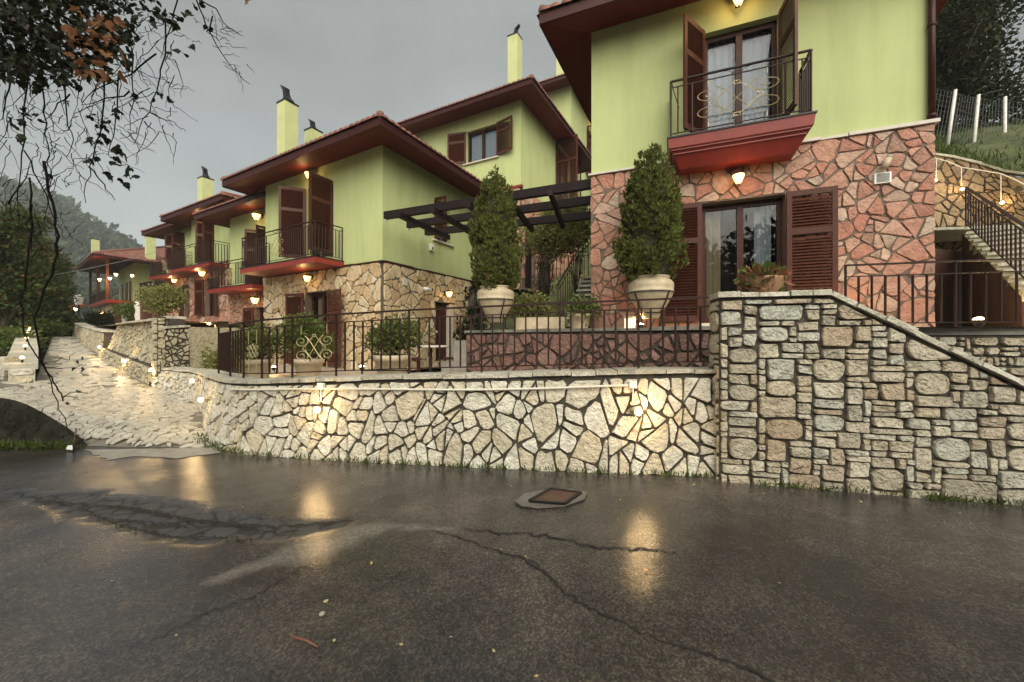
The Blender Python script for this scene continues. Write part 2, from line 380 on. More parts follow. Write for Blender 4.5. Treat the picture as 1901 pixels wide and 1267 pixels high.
# ---------------------------------------------------------------- stone generators
def clip(poly, nx, ny, c):                # keep nx*x + ny*y <= c
    out = []; m = len(poly)
    for i in range(m):
        a, b = poly[i], poly[(i+1) % m]
        da = nx*a[0] + ny*a[1] - c; db = nx*b[0] + ny*b[1] - c
        if da <= 0: out.append(a)
        if (da < 0 < db) or (db < 0 < da):
            k = da / (da - db); out.append((a[0] + (b[0]-a[0])*k, a[1] + (b[1]-a[1])*k))
    return out
def area(p): return .5 * sum(p[i][0]*p[(i+1)%len(p)][1] - p[(i+1)%len(p)][0]*p[i][1] for i in range(len(p)))
def centroid(p): return (sum(q[0] for q in p)/len(p), sum(q[1] for q in p)/len(p))
def cells(x0, x1, y0, y1, n, rg, gap=.03, wv=.55, k=7, inside=None):
    L, H = x1 - x0, y1 - y0
    pts = []; arr = np.zeros((n, 2))
    tries = 0
    while len(pts) < n and tries < n * 40:
        tries += 1
        best, bd = None, -1
        for _ in range(k):
            q = (rg.uniform(x0, x1), rg.uniform(y0, y1))
            if inside and not inside(*q): continue
            if not pts: best = q; break
            m = len(pts); dd = np.min((arr[:m,0]-q[0])**2 + (arr[:m,1]-q[1])**2)
            if dd > bd: bd = dd; best = q
        if best is None: continue
        arr[len(pts)] = best; pts.append(best)
    n = len(pts); arr = arr[:n]
    r2 = L * H / max(1, n)
    w = np.array([rg.uniform(0, wv) ** 1.5 * r2 * .6 for _ in pts])
    out = []
    for i, p in enumerate(pts):
        d2 = (arr[:,0]-p[0])**2 + (arr[:,1]-p[1])**2
        poly = [(x0,y0),(x1,y0),(x1,y1),(x0,y1)]
        g = gap * rg.uniform(.55, 1.3)
        for j in np.argsort(d2)[1:26]:
            q = pts[j]; dx, dy = q[0]-p[0], q[1]-p[1]; D = math.hypot(dx, dy)
            if D < 1e-6: continue
            nx, ny = dx/D, dy/D
            mid = (D*D + w[i] - w[j]) / (2*D)
            poly = clip(poly, nx, ny, nx*p[0] + ny*p[1] + mid - g/2)
            if len(poly) < 3: break
        if len(poly) >= 3 and area(poly) > .12 * r2: out.append((p, poly))
    return out
def inset(poly, g):
    if area(poly) < 0: poly = poly[::-1]
    out = list(poly); m = len(poly)
    for i in range(m):
        a, b = poly[i], poly[(i+1) % m]; L = math.dist(a, b)
        if L < 1e-6: continue
        nx, ny = (b[1]-a[1])/L, -(b[0]-a[0])/L
        out = clip(out, nx, ny, nx*a[0] + ny*a[1] - g)
        if len(out) < 3: return []
    return out
def cut(poly, rg):
    """split a polygon across its long axis"""
    c = centroid(poly); P_ = np.array(poly) - np.array(c); w_, v_ = np.linalg.eigh(P_.T @ P_)
    ang = math.atan2(v_[1,1], v_[0,1]) + rg.gauss(0, .27); nx, ny = math.cos(ang), math.sin(ang)
    o = nx*c[0] + ny*c[1] + rg.uniform(-.18,.18)*math.sqrt(abs(area(poly)))
    return clip(poly, nx, ny, o), clip(poly, -nx, -ny, -o)
def crazy(x0, x1, y0, y1, n, rg, gap=.03, spread=.55, coarse=2.6):
    base = cells(x0, x1, y0, y1, max(4, int(n/coarse)), rg, 0.0, .7, 2)
    out = []; A0 = (x1-x0)*(y1-y0)/n
    def go(poly, lim, depth):
        if abs(area(poly)) < lim or depth > 6:
            q = inset(poly, gap*rg.uniform(.3,.65))
            if len(q) >= 3 and abs(area(q)) > .05*A0: out.append((centroid(q), q))
            return
        for h in cut(poly, rg):
            if len(h) >= 3: go(h, A0*math.exp(rg.gauss(.12, spread))*1.45, depth+1)
    for p, poly in base: go(poly, A0*math.exp(rg.gauss(.12, spread))*1.45, 0)
    return out
def soften(poly, rg, ch=.25, jit=.03):
    """nick the corners and roughen the outline"""
    m = len(poly); out = []; sz = math.sqrt(abs(area(poly)))
    J = lambda q, f=1: (q[0] + rg.gauss(0, jit*f)*sz, q[1] + rg.gauss(0, jit*f)*sz)
    for i in range(m):
        a, b, c = poly[i-1], poly[i], poly[(i+1) % m]
        la, lc = math.dist(a, b), math.dist(b, c)
        if la < .18*sz: continue
        if lc < .18*sz: out.append(J(((b[0]+c[0])/2, (b[1]+c[1])/2))); continue
        k = rg.uniform(.25, 1)*ch*sz
        k1, k2 = min(k/la, .4), min(k*rg.uniform(.6,1.4)/lc, .4)
        out.append(J((b[0]+(a[0]-b[0])*k1, b[1]+(a[1]-b[1])*k1), .6)); out.append(J((b[0]+(c[0]-b[0])*k2, b[1]+(c[1]-b[1])*k2), .6))
        if lc > .75*sz and m < 7: out.append(J(((b[0]+c[0])/2, (b[1]+c[1])/2), 1.0))
    return out if len(out) >= 3 else poly
def stone_mb(mb, poly, fn, h, rg):
    """split-faced stone: outline sunk in the joint, narrow bevel, slightly uneven face"""
    c = centroid(poly); m = len(poly)
    base = len(mb.v); tx, ty = rg.gauss(0,.05), rg.gauss(0,.05)
    for sc, n in ((1.0, -.012), (.98, h*.72), (.92, h)):
        for q in poly:
            x, y = q[0]-c[0], q[1]-c[1]
            mb.v.append(tuple(fn(c[0]+x*sc, c[1]+y*sc, n if n < 0 else n * rg.uniform(.86, 1.14) + tx*x + ty*y)))
    for r in range(2):
        for k in range(m):
            k2 = (k+1) % m
            mb.f.append((base+r*m+k, base+r*m+k2, base+(r+1)*m+k2, base+(r+1)*m+k))
    mb.f.append(tuple(base+2*m+k for k in range(m)))
def lay_stones(polys, fn, parent, mt, h=.03, name='stone', limit=300, rg=rng, stuffname='small_stones', ch=.25, jit=.03):
    polys = [p for p in polys if len(p) >= 3]
    big = sorted(polys, key=lambda p: -abs(area(p)))
    for p in big[:min(limit, 300)]:
        mb = MB(); stone_mb(mb, soften(p, rg, ch, jit), fn, h * rg.uniform(.7, 1.3), rg)
        mb.build(name, mt, parent, False, True)
    if big[limit:]:
        mb = MB()
        for p in big[limit:]: stone_mb(mb, soften(p, rg, ch, jit), fn, h * rg.uniform(.7, 1.3), rg)
        mb.build(stuffname, mt, parent, False, kind='stuff')
def avoid(cs, holes, pad=.02):
    out = []
    for p, poly in cs:
        ok = True
        for (a0, a1, b0, b1) in holes:
            a0, a1, b0, b1 = a0-pad, a1+pad, b0-pad, b1+pad
            xs = [q[0] for q in poly]; ys = [q[1] for q in poly]
            if max(xs) <= a0 or min(xs) >= a1 or max(ys) <= b0 or min(ys) >= b1: continue
            best = None
            for nx, ny, c in ((1,0,a0),(-1,0,-a1),(0,1,b0),(0,-1,-b1)):
                q = clip(poly, nx, ny, c)
                if len(q) >= 3 and (best is None or abs(area(q)) > abs(area(best))): best = q
            if best is None or abs(area(best)) < .3 * abs(area(poly)): ok = False; break
            poly = best
        if ok: out.append(poly)
    return out
def courses(x0, x1, y0, y1, ux, uy, rg, gap=.02, maxw=6, maxh=5, bigp=.06):
    nx, ny = max(1, round((x1-x0)/ux)), max(1, round((y1-y0)/uy))
    ux, uy = (x1-x0)/nx, (y1-y0)/ny
    used = np.zeros((nx, ny), bool); out = []
    order = [(i, j) for j in range(ny) for i in range(nx)]
    for i, j in order:
        if used[i, j]: continue
        if rg.random() < bigp: w, h = rg.randint(min(4,maxw), maxw+1), rg.randint(min(3,maxh), maxh)
        else: w, h = rg.choice([1,2,2,3,3,3,4,4,5]), rg.choice([1,1,2,2,2,3])
        w = min(w, nx-i); h = min(h, ny-j)
        while w > 1 and used[i:i+w, j].any(): w -= 1
        while h > 1 and used[i:i+w, j:j+h].any(): h -= 1
        used[i:i+w, j:j+h] = True
        g = gap * rg.uniform(.4, .8)
        a0, a1, b0, b1 = x0+i*ux+g, x0+(i+w)*ux-g, y0+j*uy+g, y0+(j+h)*uy-g
        jx, jy = min(.012, (a1-a0)*.08), min(.009, (b1-b0)*.08)
        J = lambda v, s: v + rg.uniform(-s, s*.4)
        if w >= 4 and h >= 3 and rg.random() < .7:    # boulder
            cx, cy = (a0+a1)/2, (b0+b1)/2; m = 9
            out.append([(cx + (a1-a0)/2*math.copysign(abs(math.cos(t))**.6, math.cos(t))*rg.uniform(.93,1.04), cy + (b1-b0)/2*math.copysign(abs(math.sin(t))**.6, math.sin(t))*rg.uniform(.93,1.04)) for t in [2*math.pi*k/m+.2 for k in range(m)]])
        else:
            out.append([(a0+abs(rg.gauss(0,jx)), b0+abs(rg.gauss(0,jy))), (a1-abs(rg.gauss(0,jx)), b0+abs(rg.gauss(0,jy))), (a1-abs(rg.gauss(0,jx)), b1-abs(rg.gauss(0,jy))), (a0+abs(rg.gauss(0,jx)), b1-abs(rg.gauss(0,jy)))])
    return out

class Path:                                # arc-length polyline through 3-D points
    def __init__(s, pts, smooth=0):
        pts = [Vector(p) for p in pts]
        for _ in range(smooth):
            q = [pts[0]]
            for a, b in zip(pts, pts[1:]): q += [a.lerp(b, .25), a.lerp(b, .75)]
            pts = q + [pts[-1]]
        s.p = pts; s.c = [0]
        for a, b in zip(pts, pts[1:]): s.c.append(s.c[-1] + (b-a).length)
        s.L = s.c[-1]
    def at(s, t):                          # t in 0..1
        x = min(max(t, 0), 1) * s.L
        for i in range(len(s.p)-1):
            if x <= s.c[i+1] + 1e-9:
                k = (x - s.c[i]) / max(1e-9, s.c[i+1]-s.c[i]); return s.p[i].lerp(s.p[i+1], k)
        return s.p[-1]
class WallFace:
    """a wall face lofted between a foot line and a top line"""
    def __init__(s, base, top, smooth=2):
        s.b, s.t = Path(base, smooth), Path(top, smooth); s.L = s.b.L
        s.H = sum((s.t.at(k/10) - s.b.at(k/10)).length for k in range(11)) / 11
    def fn(s, x, y, n):
        u = x / s.L; a, b = s.b.at(u), s.t.at(u)
        t = s.b.at(min(1, u+.02)) - s.b.at(max(0, u-.02))
        nn = t.cross(b - a)
        nn.normalize()
        return a.lerp(b, y / s.H) + nn * n
    def backing(s, name, parent, mt, thick=.3, seg=48):
        mb = MB()
        for i in range(seg):
            x0, x1 = s.L*i/seg, s.L*(i+1)/seg
            mb.quad(s.fn(x0,0,0), s.fn(x1,0,0), s.fn(x1,s.H,0), s.fn(x0,s.H,0))
            mb.quad(s.fn(x0,s.H,0), s.fn(x1,s.H,0), s.fn(x1,s.H,-thick), s.fn(x0,s.H,-thick))
            mb.quad(s.fn(x1,0,-thick), s.fn(x0,0,-thick), s.fn(x0,s.H,-thick), s.fn(x1,s.H,-thick))
        mb.quad(s.fn(0,0,-thick), s.fn(0,0,0), s.fn(0,s.H,0), s.fn(0,s.H,-thick))
        mb.quad(s.fn(s.L,0,0), s.fn(s.L,0,-thick), s.fn(s.L,s.H,-thick), s.fn(s.L,s.H,0))
        return mb.build(name, mt, parent)

# ---------------------------------------------------------------- foliage generators
def leaves(mb, pos, dirs, size, rg, aspect=.5, curl=.12, sizevar=.35):
    """one folded diamond leaf at every point, growing along its direction"""
    pos = np.asarray(pos, float); d = np.asarray(dirs, float); n = len(pos)
    if n == 0: return mb
    d /= np.linalg.norm(d, axis=1)[:,None] + 1e-9
    r = rg.normal(size=(n,3)); x = np.cross(d, r); x /= np.linalg.norm(x, axis=1)[:,None] + 1e-9
    nn = np.cross(x, d)
    s = (size * (1 + sizevar * rg.uniform(-1, 1, n)))[:,None]
    V = np.stack([pos, pos + d*s*.5 + x*s*aspect*.5 + nn*s*curl, pos + d*s, pos + d*s*.5 - x*s*aspect*.5 + nn*s*curl], 1).reshape(-1, 3)
    F = np.arange(4*n).reshape(n, 4)
    return mb.arrays(V.tolist(), F.tolist())
def cloud(rg, centre, radii, n, shell=.55):
    v = rg.normal(size=(n,3)); v /= np.linalg.norm(v, axis=1)[:,None]
    r = (shell + (1-shell) * rg.uniform(0, 1, n)) [:,None]
    return np.array(centre) + v * r * np.array(radii), v
def clumpy(rg, clumps, per, csize, upbias=.3):
    """leaf positions gathered in small tufts over several ellipsoids"""
    Ps, Ds = [], []
    for (c, rad, k) in clumps:
        tp, tv = cloud(rg, c, rad, k)
        for p, v in zip(tp, tv):
            q = p + rg.normal(size=(per,3)) * csize
            dd = v + rg.normal(size=(per,3)) * .7 + np.array([0,0,upbias])
            Ps.append(q); Ds.append(dd)
    return np.concatenate(Ps), np.concatenate(Ds)

# ================================================================ THE SETTING
def smooth_cap(z, m, k=.15):
    return z if z < m-k else m - k*math.exp(-(z-m+k)/k)
def drive_z(x, y):
    z = .1133*(-x-4.2) - .0274*(y-5.5)
    z *= min(1, max(0, (y - 5.43 - .11*(-4.12-x))/.7))**.5
    return max(0.0, smooth_cap(z, 1.62)) + .004
def road_z(x, y):
    return .012*mnoise.noise(Vector((x*.45, y*.6, 3))) + .006*mnoise.noise(Vector((x*1.7, y*1.9, 9)))

mb = MB().quad((-640,-640,-.35), (640,-640,-.35), (640,640,-.35), (-640,640,-.35))
tag(mb.build('ground', M['earth']), 'dark bare earth lying around the road', kind='structure')

def ground_px(px, py): 
    d = EYE*FPX/(py-HY); return Vector(((px-CX)/FPX*d, d, 0))
def seg_d(x, y, a, b):
    ax, ay, bx, by = a.x, a.y, b.x, b.y; k = ((x-ax)*(bx-ax)+(y-ay)*(by-ay))/max(1e-9,(bx-ax)**2+(by-ay)**2); k = min(1,max(0,k))
    return math.hypot(x-ax-(bx-ax)*k, y-ay-(by-ay)*k), k
CRZ = [(ground_px(*p), r) for p, r in (((20,918),.10),((150,930),.22),((280,955),.30),((400,978),.27),((520,988),.15),((640,972),.06))]
PAL = [(ground_px(*p), r) for p, r in (((400,1075),.05),((470,1050),.13),((560,1025),.19),((640,1000),.20),((720,976),.10),((860,985),.03))]
def band(x, y, L):
    best = -9
    for (a, ra), (b, rb) in zip(L, L[1:]):
        d, k = seg_d(x, y, a, b); r = ra+(rb-ra)*k; best = max(best, 1 - d/r)
    return best
def wear(x, y):
    if not (-7.5 < x < 1 and 1.5 < y < 5.2): return 0, 0
    n = .38*mnoise.noise(Vector((x*2.6,y*2.6,2))) + .28*mnoise.noise(Vector((x*7,y*7,4))) + .15*mnoise.noise(Vector((x*17,y*17,4)))
    st = lambda v: min(1, max(0, v/.22)); s2_ = lambda v: min(1, max(0, v/.75))**1.2
    return st(band(x, y, CRZ)+n), s2_(band(x, y, PAL)+n*1.9-.02)
mb = MB()
xs = np.concatenate([np.linspace(-60,-8,40)[:-1], np.linspace(-8,6,250), np.linspace(6,60,40)[1:]]); ys = np.concatenate([np.linspace(-14,.6,20)[:-1], np.linspace(.6,6.0,110)])
nxs = len(xs); V = []; AT = []
for y in ys:
    for x in xs:
        c_, p_ = wear(x, y); AT.append((c_, p_, 0, 1))
        V.append((x, y, road_z(x,y) - .016*c_))
F = [(j*nxs+i, j*nxs+i+1, (j+1)*nxs+i+1, (j+1)*nxs+i) for j in range(len(ys)-1) for i in range(nxs-1)]
road = tag(mb.arrays(V, F).build('road', M['asphalt'], smooth=True), 'wet cracked asphalt road', kind='structure')
at_ = road.data.attributes.new('wear', 'FLOAT_COLOR', 'POINT'); at_.data.foreach_set('color', np.array(AT, dtype=np.float32).ravel())

# thin sheets lying on the road: cracks, worn patches
def crack(pts, w, name='crack'):
    pts = [ground_px(*p) for p in pts]; q = [pts[0]]
    for a, b in zip(pts, pts[1:]):
        k = max(2, int((b-a).length/.028)); nrm = Vector((-(b-a).y, (b-a).x, 0)).normalized()
        for i in range(1, k+1): q.append(a.lerp(b, i/k) + nrm*rng.gauss(0, .013)*(0 if i == k else 1))
    m = MB(); n = len(q)
    for i, p in enumerate(q):
        t = (q[min(i+1,n-1)] - q[max(i-1,0)]); nn = Vector((-t.y, t.x, 0)).normalized()
        ww = w*(.25 + .75*math.sin(math.pi*min(1,max(0,(i+.5)/n)))**.5)*rng.uniform(.5,1.4)
        for s_ in (-1, 1):
            v = p + nn*s_*ww/2; m.v.append((v.x, v.y, road_z(v.x, v.y)+.006))
    m.f = [(2*i, 2*i+1, 2*i+3, 2*i+2) for i in range(n-1)]
    return m.build(name, M['crackfill'], road)
crack([(800,985),(870,1005),(940,1030),(975,1040),(1020,1072),(1045,1100),(1120,1145),(1180,1170),(1240,1195)], .017)
crack([(1240,1195),(1300,1213),(1360,1232),(1420,1262),(1460,1290)], .017)
crack([(860,982),(920,990),(985,992),(1040,1003),(1100,1016),(1200,1022),(1260,1030)], .022)
crack([(60,925),(160,938),(250,945),(300,955),(345,965),(440,975),(520,980),(600,972),(660,968)], .04)
crack([(180,965),(260,985),(330,1000),(420,1000),(480,1005)], .025)
crack([(130,940),(200,965),(300,972),(380,985)], .02)
crack([(260,1200),(330,1165),(400,1130),(470,1110),(560,1055),(640,1048),(690,1030)], .009)
crack([(980,1040),(1010,1060),(1030,1085),(1045,1090)], .012)
def patch(name, pts, mt, dz, wob=.05, n=3):
    q = []
    P0 = [ground_px(*p) for p in pts]
    for i, a in enumerate(P0):
        b = P0[(i+1) % len(P0)]
        k = max(2, int((b-a).length/.12))
        for j in range(k):
            p = a.lerp(b, j/k) + Vector((rng.uniform(-wob,wob), rng.uniform(-wob,wob), 0)); q.append(p)
    # triangulated inside so it follows the road
    c = sum(q, Vector())/len(q); m = MB(); rings = 5
    for r_ in range(rings):
        s_ = 1 - r_/rings
        for p in q:
            v = c + (p-c)*s_; m.v.append((v.x, v.y, road_z(v.x,v.y)+dz))
    L = len(q)
    for r_ in range(rings-1):
        for k in range(L): m.f.append((r_*L+k, r_*L+(k+1)%L, (r_+1)*L+(k+1)%L, (r_+1)*L+k))
    m.f.append(tuple((rings-1)*L+k for k in range(L)))
    return m.build(name, mt, road, True)
ap = [(158,836),(400,832),(412,842),(330,852),(250,848),(200,856)]
patch('concrete_apron', ap, M['concrete'], .005, .02)

# manhole
mh = thing('manhole', 'rusty square manhole lid in a pale concrete ring on the road', 'manhole', ground_px(1025, 932))
mr = MB()
pts = [ground_px(*p) for p in [(955,935),(975,920),(1010,914),(1060,912),(1090,918),(1085,930),(1045,944),(1000,947),(968,943)]]
top = [Vector((p.x, p.y, .018)) for p in pts]
c_ = sum(top, Vector())/len(top)
mr.extrude([Vector((p.x,p.y,.012)) for p in pts][::-1] if area([(p.x,p.y) for p in pts]) < 0 else [Vector((p.x,p.y,.012)) for p in pts], (0,0,.012))
mr.build('concrete_surround', M['palepatch'], mh)
ml = MB(); pl = [ground_px(*p) for p in [(983,937),(1048,942),(1078,921),(1022,914)]]
ml.extrude([Vector((p.x,p.y,.026)) for p in pl], (0,0,.010))
cc = sum(pl, Vector())/4
lid = ml.build('iron_lid', M['rust'], mh)
mf = MB()
for a, b in zip(pl, pl[1:]+pl[:1]): mf.bar(Vector((a.x,a.y,.034)), Vector((b.x,b.y,.034)), .03, .02)
mf.build('lid_rim', M['black'], mh)

# driveway bed and flagstones
DR = [(-4.12,5.43),(-4.96,6.32),(-5.7,7.15),(-6.4,8.03),(-7.83,8.97),(-8.75,9.35),(-14.0,13.24),(-20,18),(-31,26.5),(-40,31)]
DLf = [(-6.2,5.66),(-7.8,5.86),(-9.6,6.02),(-11.8,6.2),(-14,6.4),(-14,8.4),(-10.75,8.3),(-10.35,8.42),(-22.7,19.2),(-33,27.5),(-40,32.5)]
drive_poly = DR + DLf[::-1]
def inpoly(x, y, P_=drive_poly):
    c = False; m = len(P_)
    for i in range(m):
        (x1,y1),(x2,y2) = P_[i], P_[i-1]
        if (y1 > y) != (y2 > y) and x < (x2-x1)*(y-y1)/(y2-y1)+x1: c = not c
    return c
def refine(poly, step=.4):
    out = []
    for i, a in enumerate(poly):
        b = poly[(i+1) % len(poly)]; k = max(1, int(math.dist(a,b)/step))
        out += [(a[0]+(b[0]-a[0])*j/k, a[1]+(b[1]-a[1])*j/k) for j in range(k)]
    return out
from mathutils.geometry import delaunay_2d_cdt
rim = refine(drive_poly, .25)
inner = [(x, y) for x in np.arange(-39, -4, .45) for y in np.arange(5.5, 32, .45) if inpoly(x, y) and min(math.dist((x,y), q) for q in rim[::2]) > .2]
pts_in = [Vector(q) for q in rim + inner]
cv, ce, cf, *_r = delaunay_2d_cdt(pts_in, [(i, (i+1) % len(rim)) for i in range(len(rim))], [], 1, 1e-4)
mb = MB()
mb.arrays([(q.x, q.y, drive_z(q.x, q.y)-.012) for q in cv], cf)
driveway = tag(mb.build('driveway', mat('driveway_joints', (.17,.15,.115), .6, .3, 8, .5, 40)), 'flagstone driveway climbing past the walls', kind='structure')
rg = random.Random(3)
near = lambda x, y: inpoly(x, y) and math.hypot(x, y) < 12.5
far = lambda x, y: inpoly(x, y) and math.hypot(x, y) >= 12.5
cs = cells(-12.2, -4.0, 5.4, 10.5, 1500, rg, .013, .8, 2, near) + cells(-24, -8, 8, 20.5, 900, rg, .018, .8, 2, far)
polys = []
for p, poly in cs:
    if abs(area(poly)) > .35: continue
    for k in (1, .8, .6, .42):
        q = [(lerp(p[0],a[0],k), lerp(p[1],a[1],k)) for a in poly]
        if all(inpoly(*a) for a in q): polys.append((math.hypot(p[0], p[1]), q)); break
polys.sort(key=lambda a: a[0])
dfn = lambda x, y, n: Vector((x, y, drive_z(x, y) + n))
def flag(mb, poly):
    m = len(poly); c = centroid(poly); b0 = len(mb.v); tz = rg.uniform(.004,.010); ax, ay = rg.gauss(0,.005), rg.gauss(0,.005)
    for sc, n in ((1, -.012), (.97, tz)):
        for q in poly:
            x, y = c[0]+(q[0]-c[0])*sc, c[1]+(q[1]-c[1])*sc
            mb.v.append(tuple(dfn(x, y, n + (0 if n < 0 else ax*(x-c[0])+ay*(y-c[1])))))
    for k in range(m): mb.f.append((b0+k, b0+(k+1)%m, b0+m+(k+1)%m, b0+m+k))
    mb.f.append(tuple(b0+m+k for k in range(m)))
for d, poly in polys[:300]:
    mb = MB(); flag(mb, soften(poly, rg, .16, .03)); mb.build('paving_stone', M['paver'], driveway, False, True)
mb = MB()
for d, poly in polys[300:]: flag(mb, soften(poly, rg, .16, .03))
mb.build('small_paving', M['paver'], driveway, kind='stuff')

# bank at the left of the driveway, dark and mossy, grass at its foot
mb = MB()
topl = [(-6.2,5.66,.03),(-6.45,5.69,.22),(-6.85,5.74,.42),(-7.2,5.79,.57),(-7.6,5.84,.68),(-9.6,6.0,.80),(-16,6.5,1.0)]
foot = [(-6.2,5.54,-.05),(-6.9,5.56,-.05),(-7.5,5.6,-.05),(-8.1,5.64,-.05),(-8.7,5.66,-.05),(-11,5.7,-.05),(-16,5.75,-.05)]
wf = WallFace(foot[::-1], topl[::-1], 1)
SEG, RS = 140, 14
for i in range(SEG+1):
    for j in range(RS+1):
        x, y = wf.L*i/SEG, wf.H*j/RS
        p = wf.fn(x, y, 0); nn = (.06*mnoise.noise(p*3.0)+.04*mnoise.noise(Vector((p.x*9,p.y*9,p.z*4))))*(1 if 0 < j < RS else .2)
        mb.v.append(tuple(wf.fn(x, y, nn)))
for i in range(SEG):
    for j in range(RS):
        a = i*(RS+1)+j; mb.f.append((a, a+RS+1, a+RS+2, a+1))
M['bank'] = mat('mossy_concrete', (.006,.008,.004), .9, .6, 5.5, 1.0, 26, col2=(.024,.021,.015), spec=.15)
bank = tag(mb.build('bank', M['bank'], smooth=True), 'dark stained mossy bank holding the driveway edge', kind='structure')

def tufts(name, spots, n, h, label, rgs=5, mt='grass', spread=.07):
    g = np.random.default_rng(rgs); P_, D_ = [], []
    for p in spots:
        q = np.array(p) + g.normal(size=(n,3))*np.array([spread,spread*.5,0]); P_.append(q)
        D_.append(g.normal(size=(n,3))*.45 + np.array([0,-.1,1.0]))
    m = MB(); leaves(m, np.concatenate(P_), np.concatenate(D_), h, g, .16, .1, .5)
    return tag(m.build(name, M[mt]), label, kind='stuff')
tufts('bank_moss', [tuple(wf.fn(wf.L*rng.random(), wf.H*rng.uniform(.1,1), .03)) for _ in range(260)], 9, .06, 'moss and creeping weeds on the dark bank', 6, 'wood_leaf')
tufts('bank_grass', [(x, 5.5+.05*mnoise.noise(Vector((x*3,0,0))), 0) for x in np.linspace(-16,-6.3,170)], 20, .11, 'short grass along the foot of the mossy bank')

# ---- terraces behind the walls
front_base = [P(1340,0,4.42),P(1100,0,4.57),P(900,0,4.74),P(700,0,4.93),P(500,0,5.2),P(424,0,5.38),Vector((-4.65,5.92,0)),Vector((-5.2,6.6,0)),Vector((-6.4,8.03,0)),Vector((-7.75,8.97,0)),Vector((-8.75,9.4,0))]
front_base = [Vector((p.x, p.y, (0 if i < 6 else drive_z(p.x,p.y))-.05)) for i, p in enumerate(front_base)]
front_top = [P(1340,692,4.52),P(1100,697,4.67),P(900,701,4.84),P(700,705,5.03),P(500,712,5.34),P(436,712,5.62),P(403,706,6.35),P(388,700,7.0),P(368,693,8.25),P(322,688,9.2),P(297,686,9.62)]
def stripmesh(name, A, B, mt, label, dz=0, seg=40, sm=0):
    a, b = Path(A, sm), Path(B, sm); m = MB()
    for i in range(seg):
        p, q = a.at(i/seg), a.at((i+1)/seg); r_, s_ = b.at((i+1)/seg), b.at(i/seg)
        for k in range(8):
            m.quad(p.lerp(s_, k/8), q.lerp(r_, k/8), q.lerp(r_, (k+1)/8), p.lerp(s_, (k+1)/8))
    return tag(m.build(name, mt), label, kind='structure')
D = lambda v: Vector(v)
stripmesh('terrace', [p + Vector((0,.02,-.07)) for p in front_top], [Vector((3.6,5.6,.98)),Vector((0,7.3,.7)),Vector((-2.5,9.4,.62)),Vector((-4.2,11.6,.62)),Vector((-9.2,14.8,.62)),Vector((-12.6,18,.62))], M['terrace'], 'stone terrace behind the front wall', 0, 40, 1)
stripmesh('upper_terrace', [Vector((-.95,7.62,1.66)),Vector((1.2,6.75,1.68)),Vector((3.3,5.85,1.72)),Vector((4.6,5.0,1.72)),Vector((7.5,4.6,1.72)),Vector((14,4.2,1.72))], [Vector((-.9,11,1.66)),Vector((1.2,9.5,1.7)),Vector((3.3,8,1.74)),Vector((6,9,1.74)),Vector((9.6,9.6,1.74)),Vector((14,9.4,1.74))], M['terrace'], 'paved terrace in front of the pink stone house')
stripmesh('high_terrace', [Vector((-8.7,9.6,2.02)),Vector((-14,13.5,2.0)),Vector((-20.5,18.5,2.0)),Vector((-30,26,2.0))], [Vector((-10,17.5,2.02)),Vector((-15.5,19.5,2.05)),Vector((-22,25,2.2)),Vector((-29,33,2.2))], M['terrace'], 'raised terrace above the driveway wall')
# hillside rising behind the houses
def hill_z(x, y):
    t = .45*x + .89*y
    z = .3 + max(0, t-11.2)*.62
    if x < -9: z = min(z, 2.0 + max(0, t-13)*.35)
    return min(z, 4.1 + max(0, t-17.5)*.45)
mb = MB(); hx = np.linspace(-46, 9.5, 60); hy = np.linspace(9.2, 70, 60)
idx = {}
for i, x in enumerate(hx):
    for j, y in enumerate(hy):
        idx[i,j] = len(mb.v); mb.v.append((x, y, hill_z(x,y) + .12*mnoise.noise(Vector((x*.5,y*.5,0)))))
for i in range(59):
    for j in range(59):
        x, y = hx[i], hy[j]
        if y < -x*.88 + 4.5 : continue
        if x < -8 and y < 17 : continue
        mb.f.append((idx[i,j], idx[i+1,j], idx[i+1,j+1], idx[i,j+1]))
tag(mb.build('hillside', M['turf'], smooth=True), 'grassy hillside under the upper houses', kind='structure')
# grass slope on the right above the curved wall
GT = [Vector((9.2,11.2,7.0)),P(1730,283,10.4),P(1800,297,10.1),P(1860,314,9.7),P(1901,330,9.3),Vector((13.5,8.2,5.3)),Vector((18,5.5,4.2))]
mb = MB(); pth = Path(GT, 1); N_ = 40
for j in range(14):
    for i in range(N_+1):
        p = pth.at(i/N_); u = j/13
        q = p + Vector((.42, .9, 0))*u*34 + Vector((0,0,(u*20 if u < .2 else 4+(u-.2)*11) + (.35 if j else -.02)*mnoise.noise(p*.4+Vector((0,0,u*9)))))
        mb.v.append(tuple(q))
for j in range(13):
    for i in range(N_):
        a = j*(N_+1)+i; mb.f.append((a, a+1, a+N_+2, a+N_+1))
tag(mb.build('grass_slope', M['turf'], smooth=True), 'steep green slope behind the pink house', kind='structure')
def slope_pt(i, u): 
    p = pth.at(i); return p + Vector((.42,.9,0))*u*34 + Vector((0,0,(u*20 if u < .2 else 4+(u-.2)*11)))
g_ = np.random.default_rng(12)
m_ = MB(); sp = np.array([slope_pt(a, b) for a, b in zip(g_.uniform(.05,.8,9000), g_.uniform(0,.30,9000))])
leaves(m_, sp, g_.normal(size=(len(sp),3))*.4+np.array([0,0,1]), .22, g_, .12, .1, .5)
tag(m_.build('slope_grass', M['grass']), 'rough grass growing on the steep slope', kind='stuff')
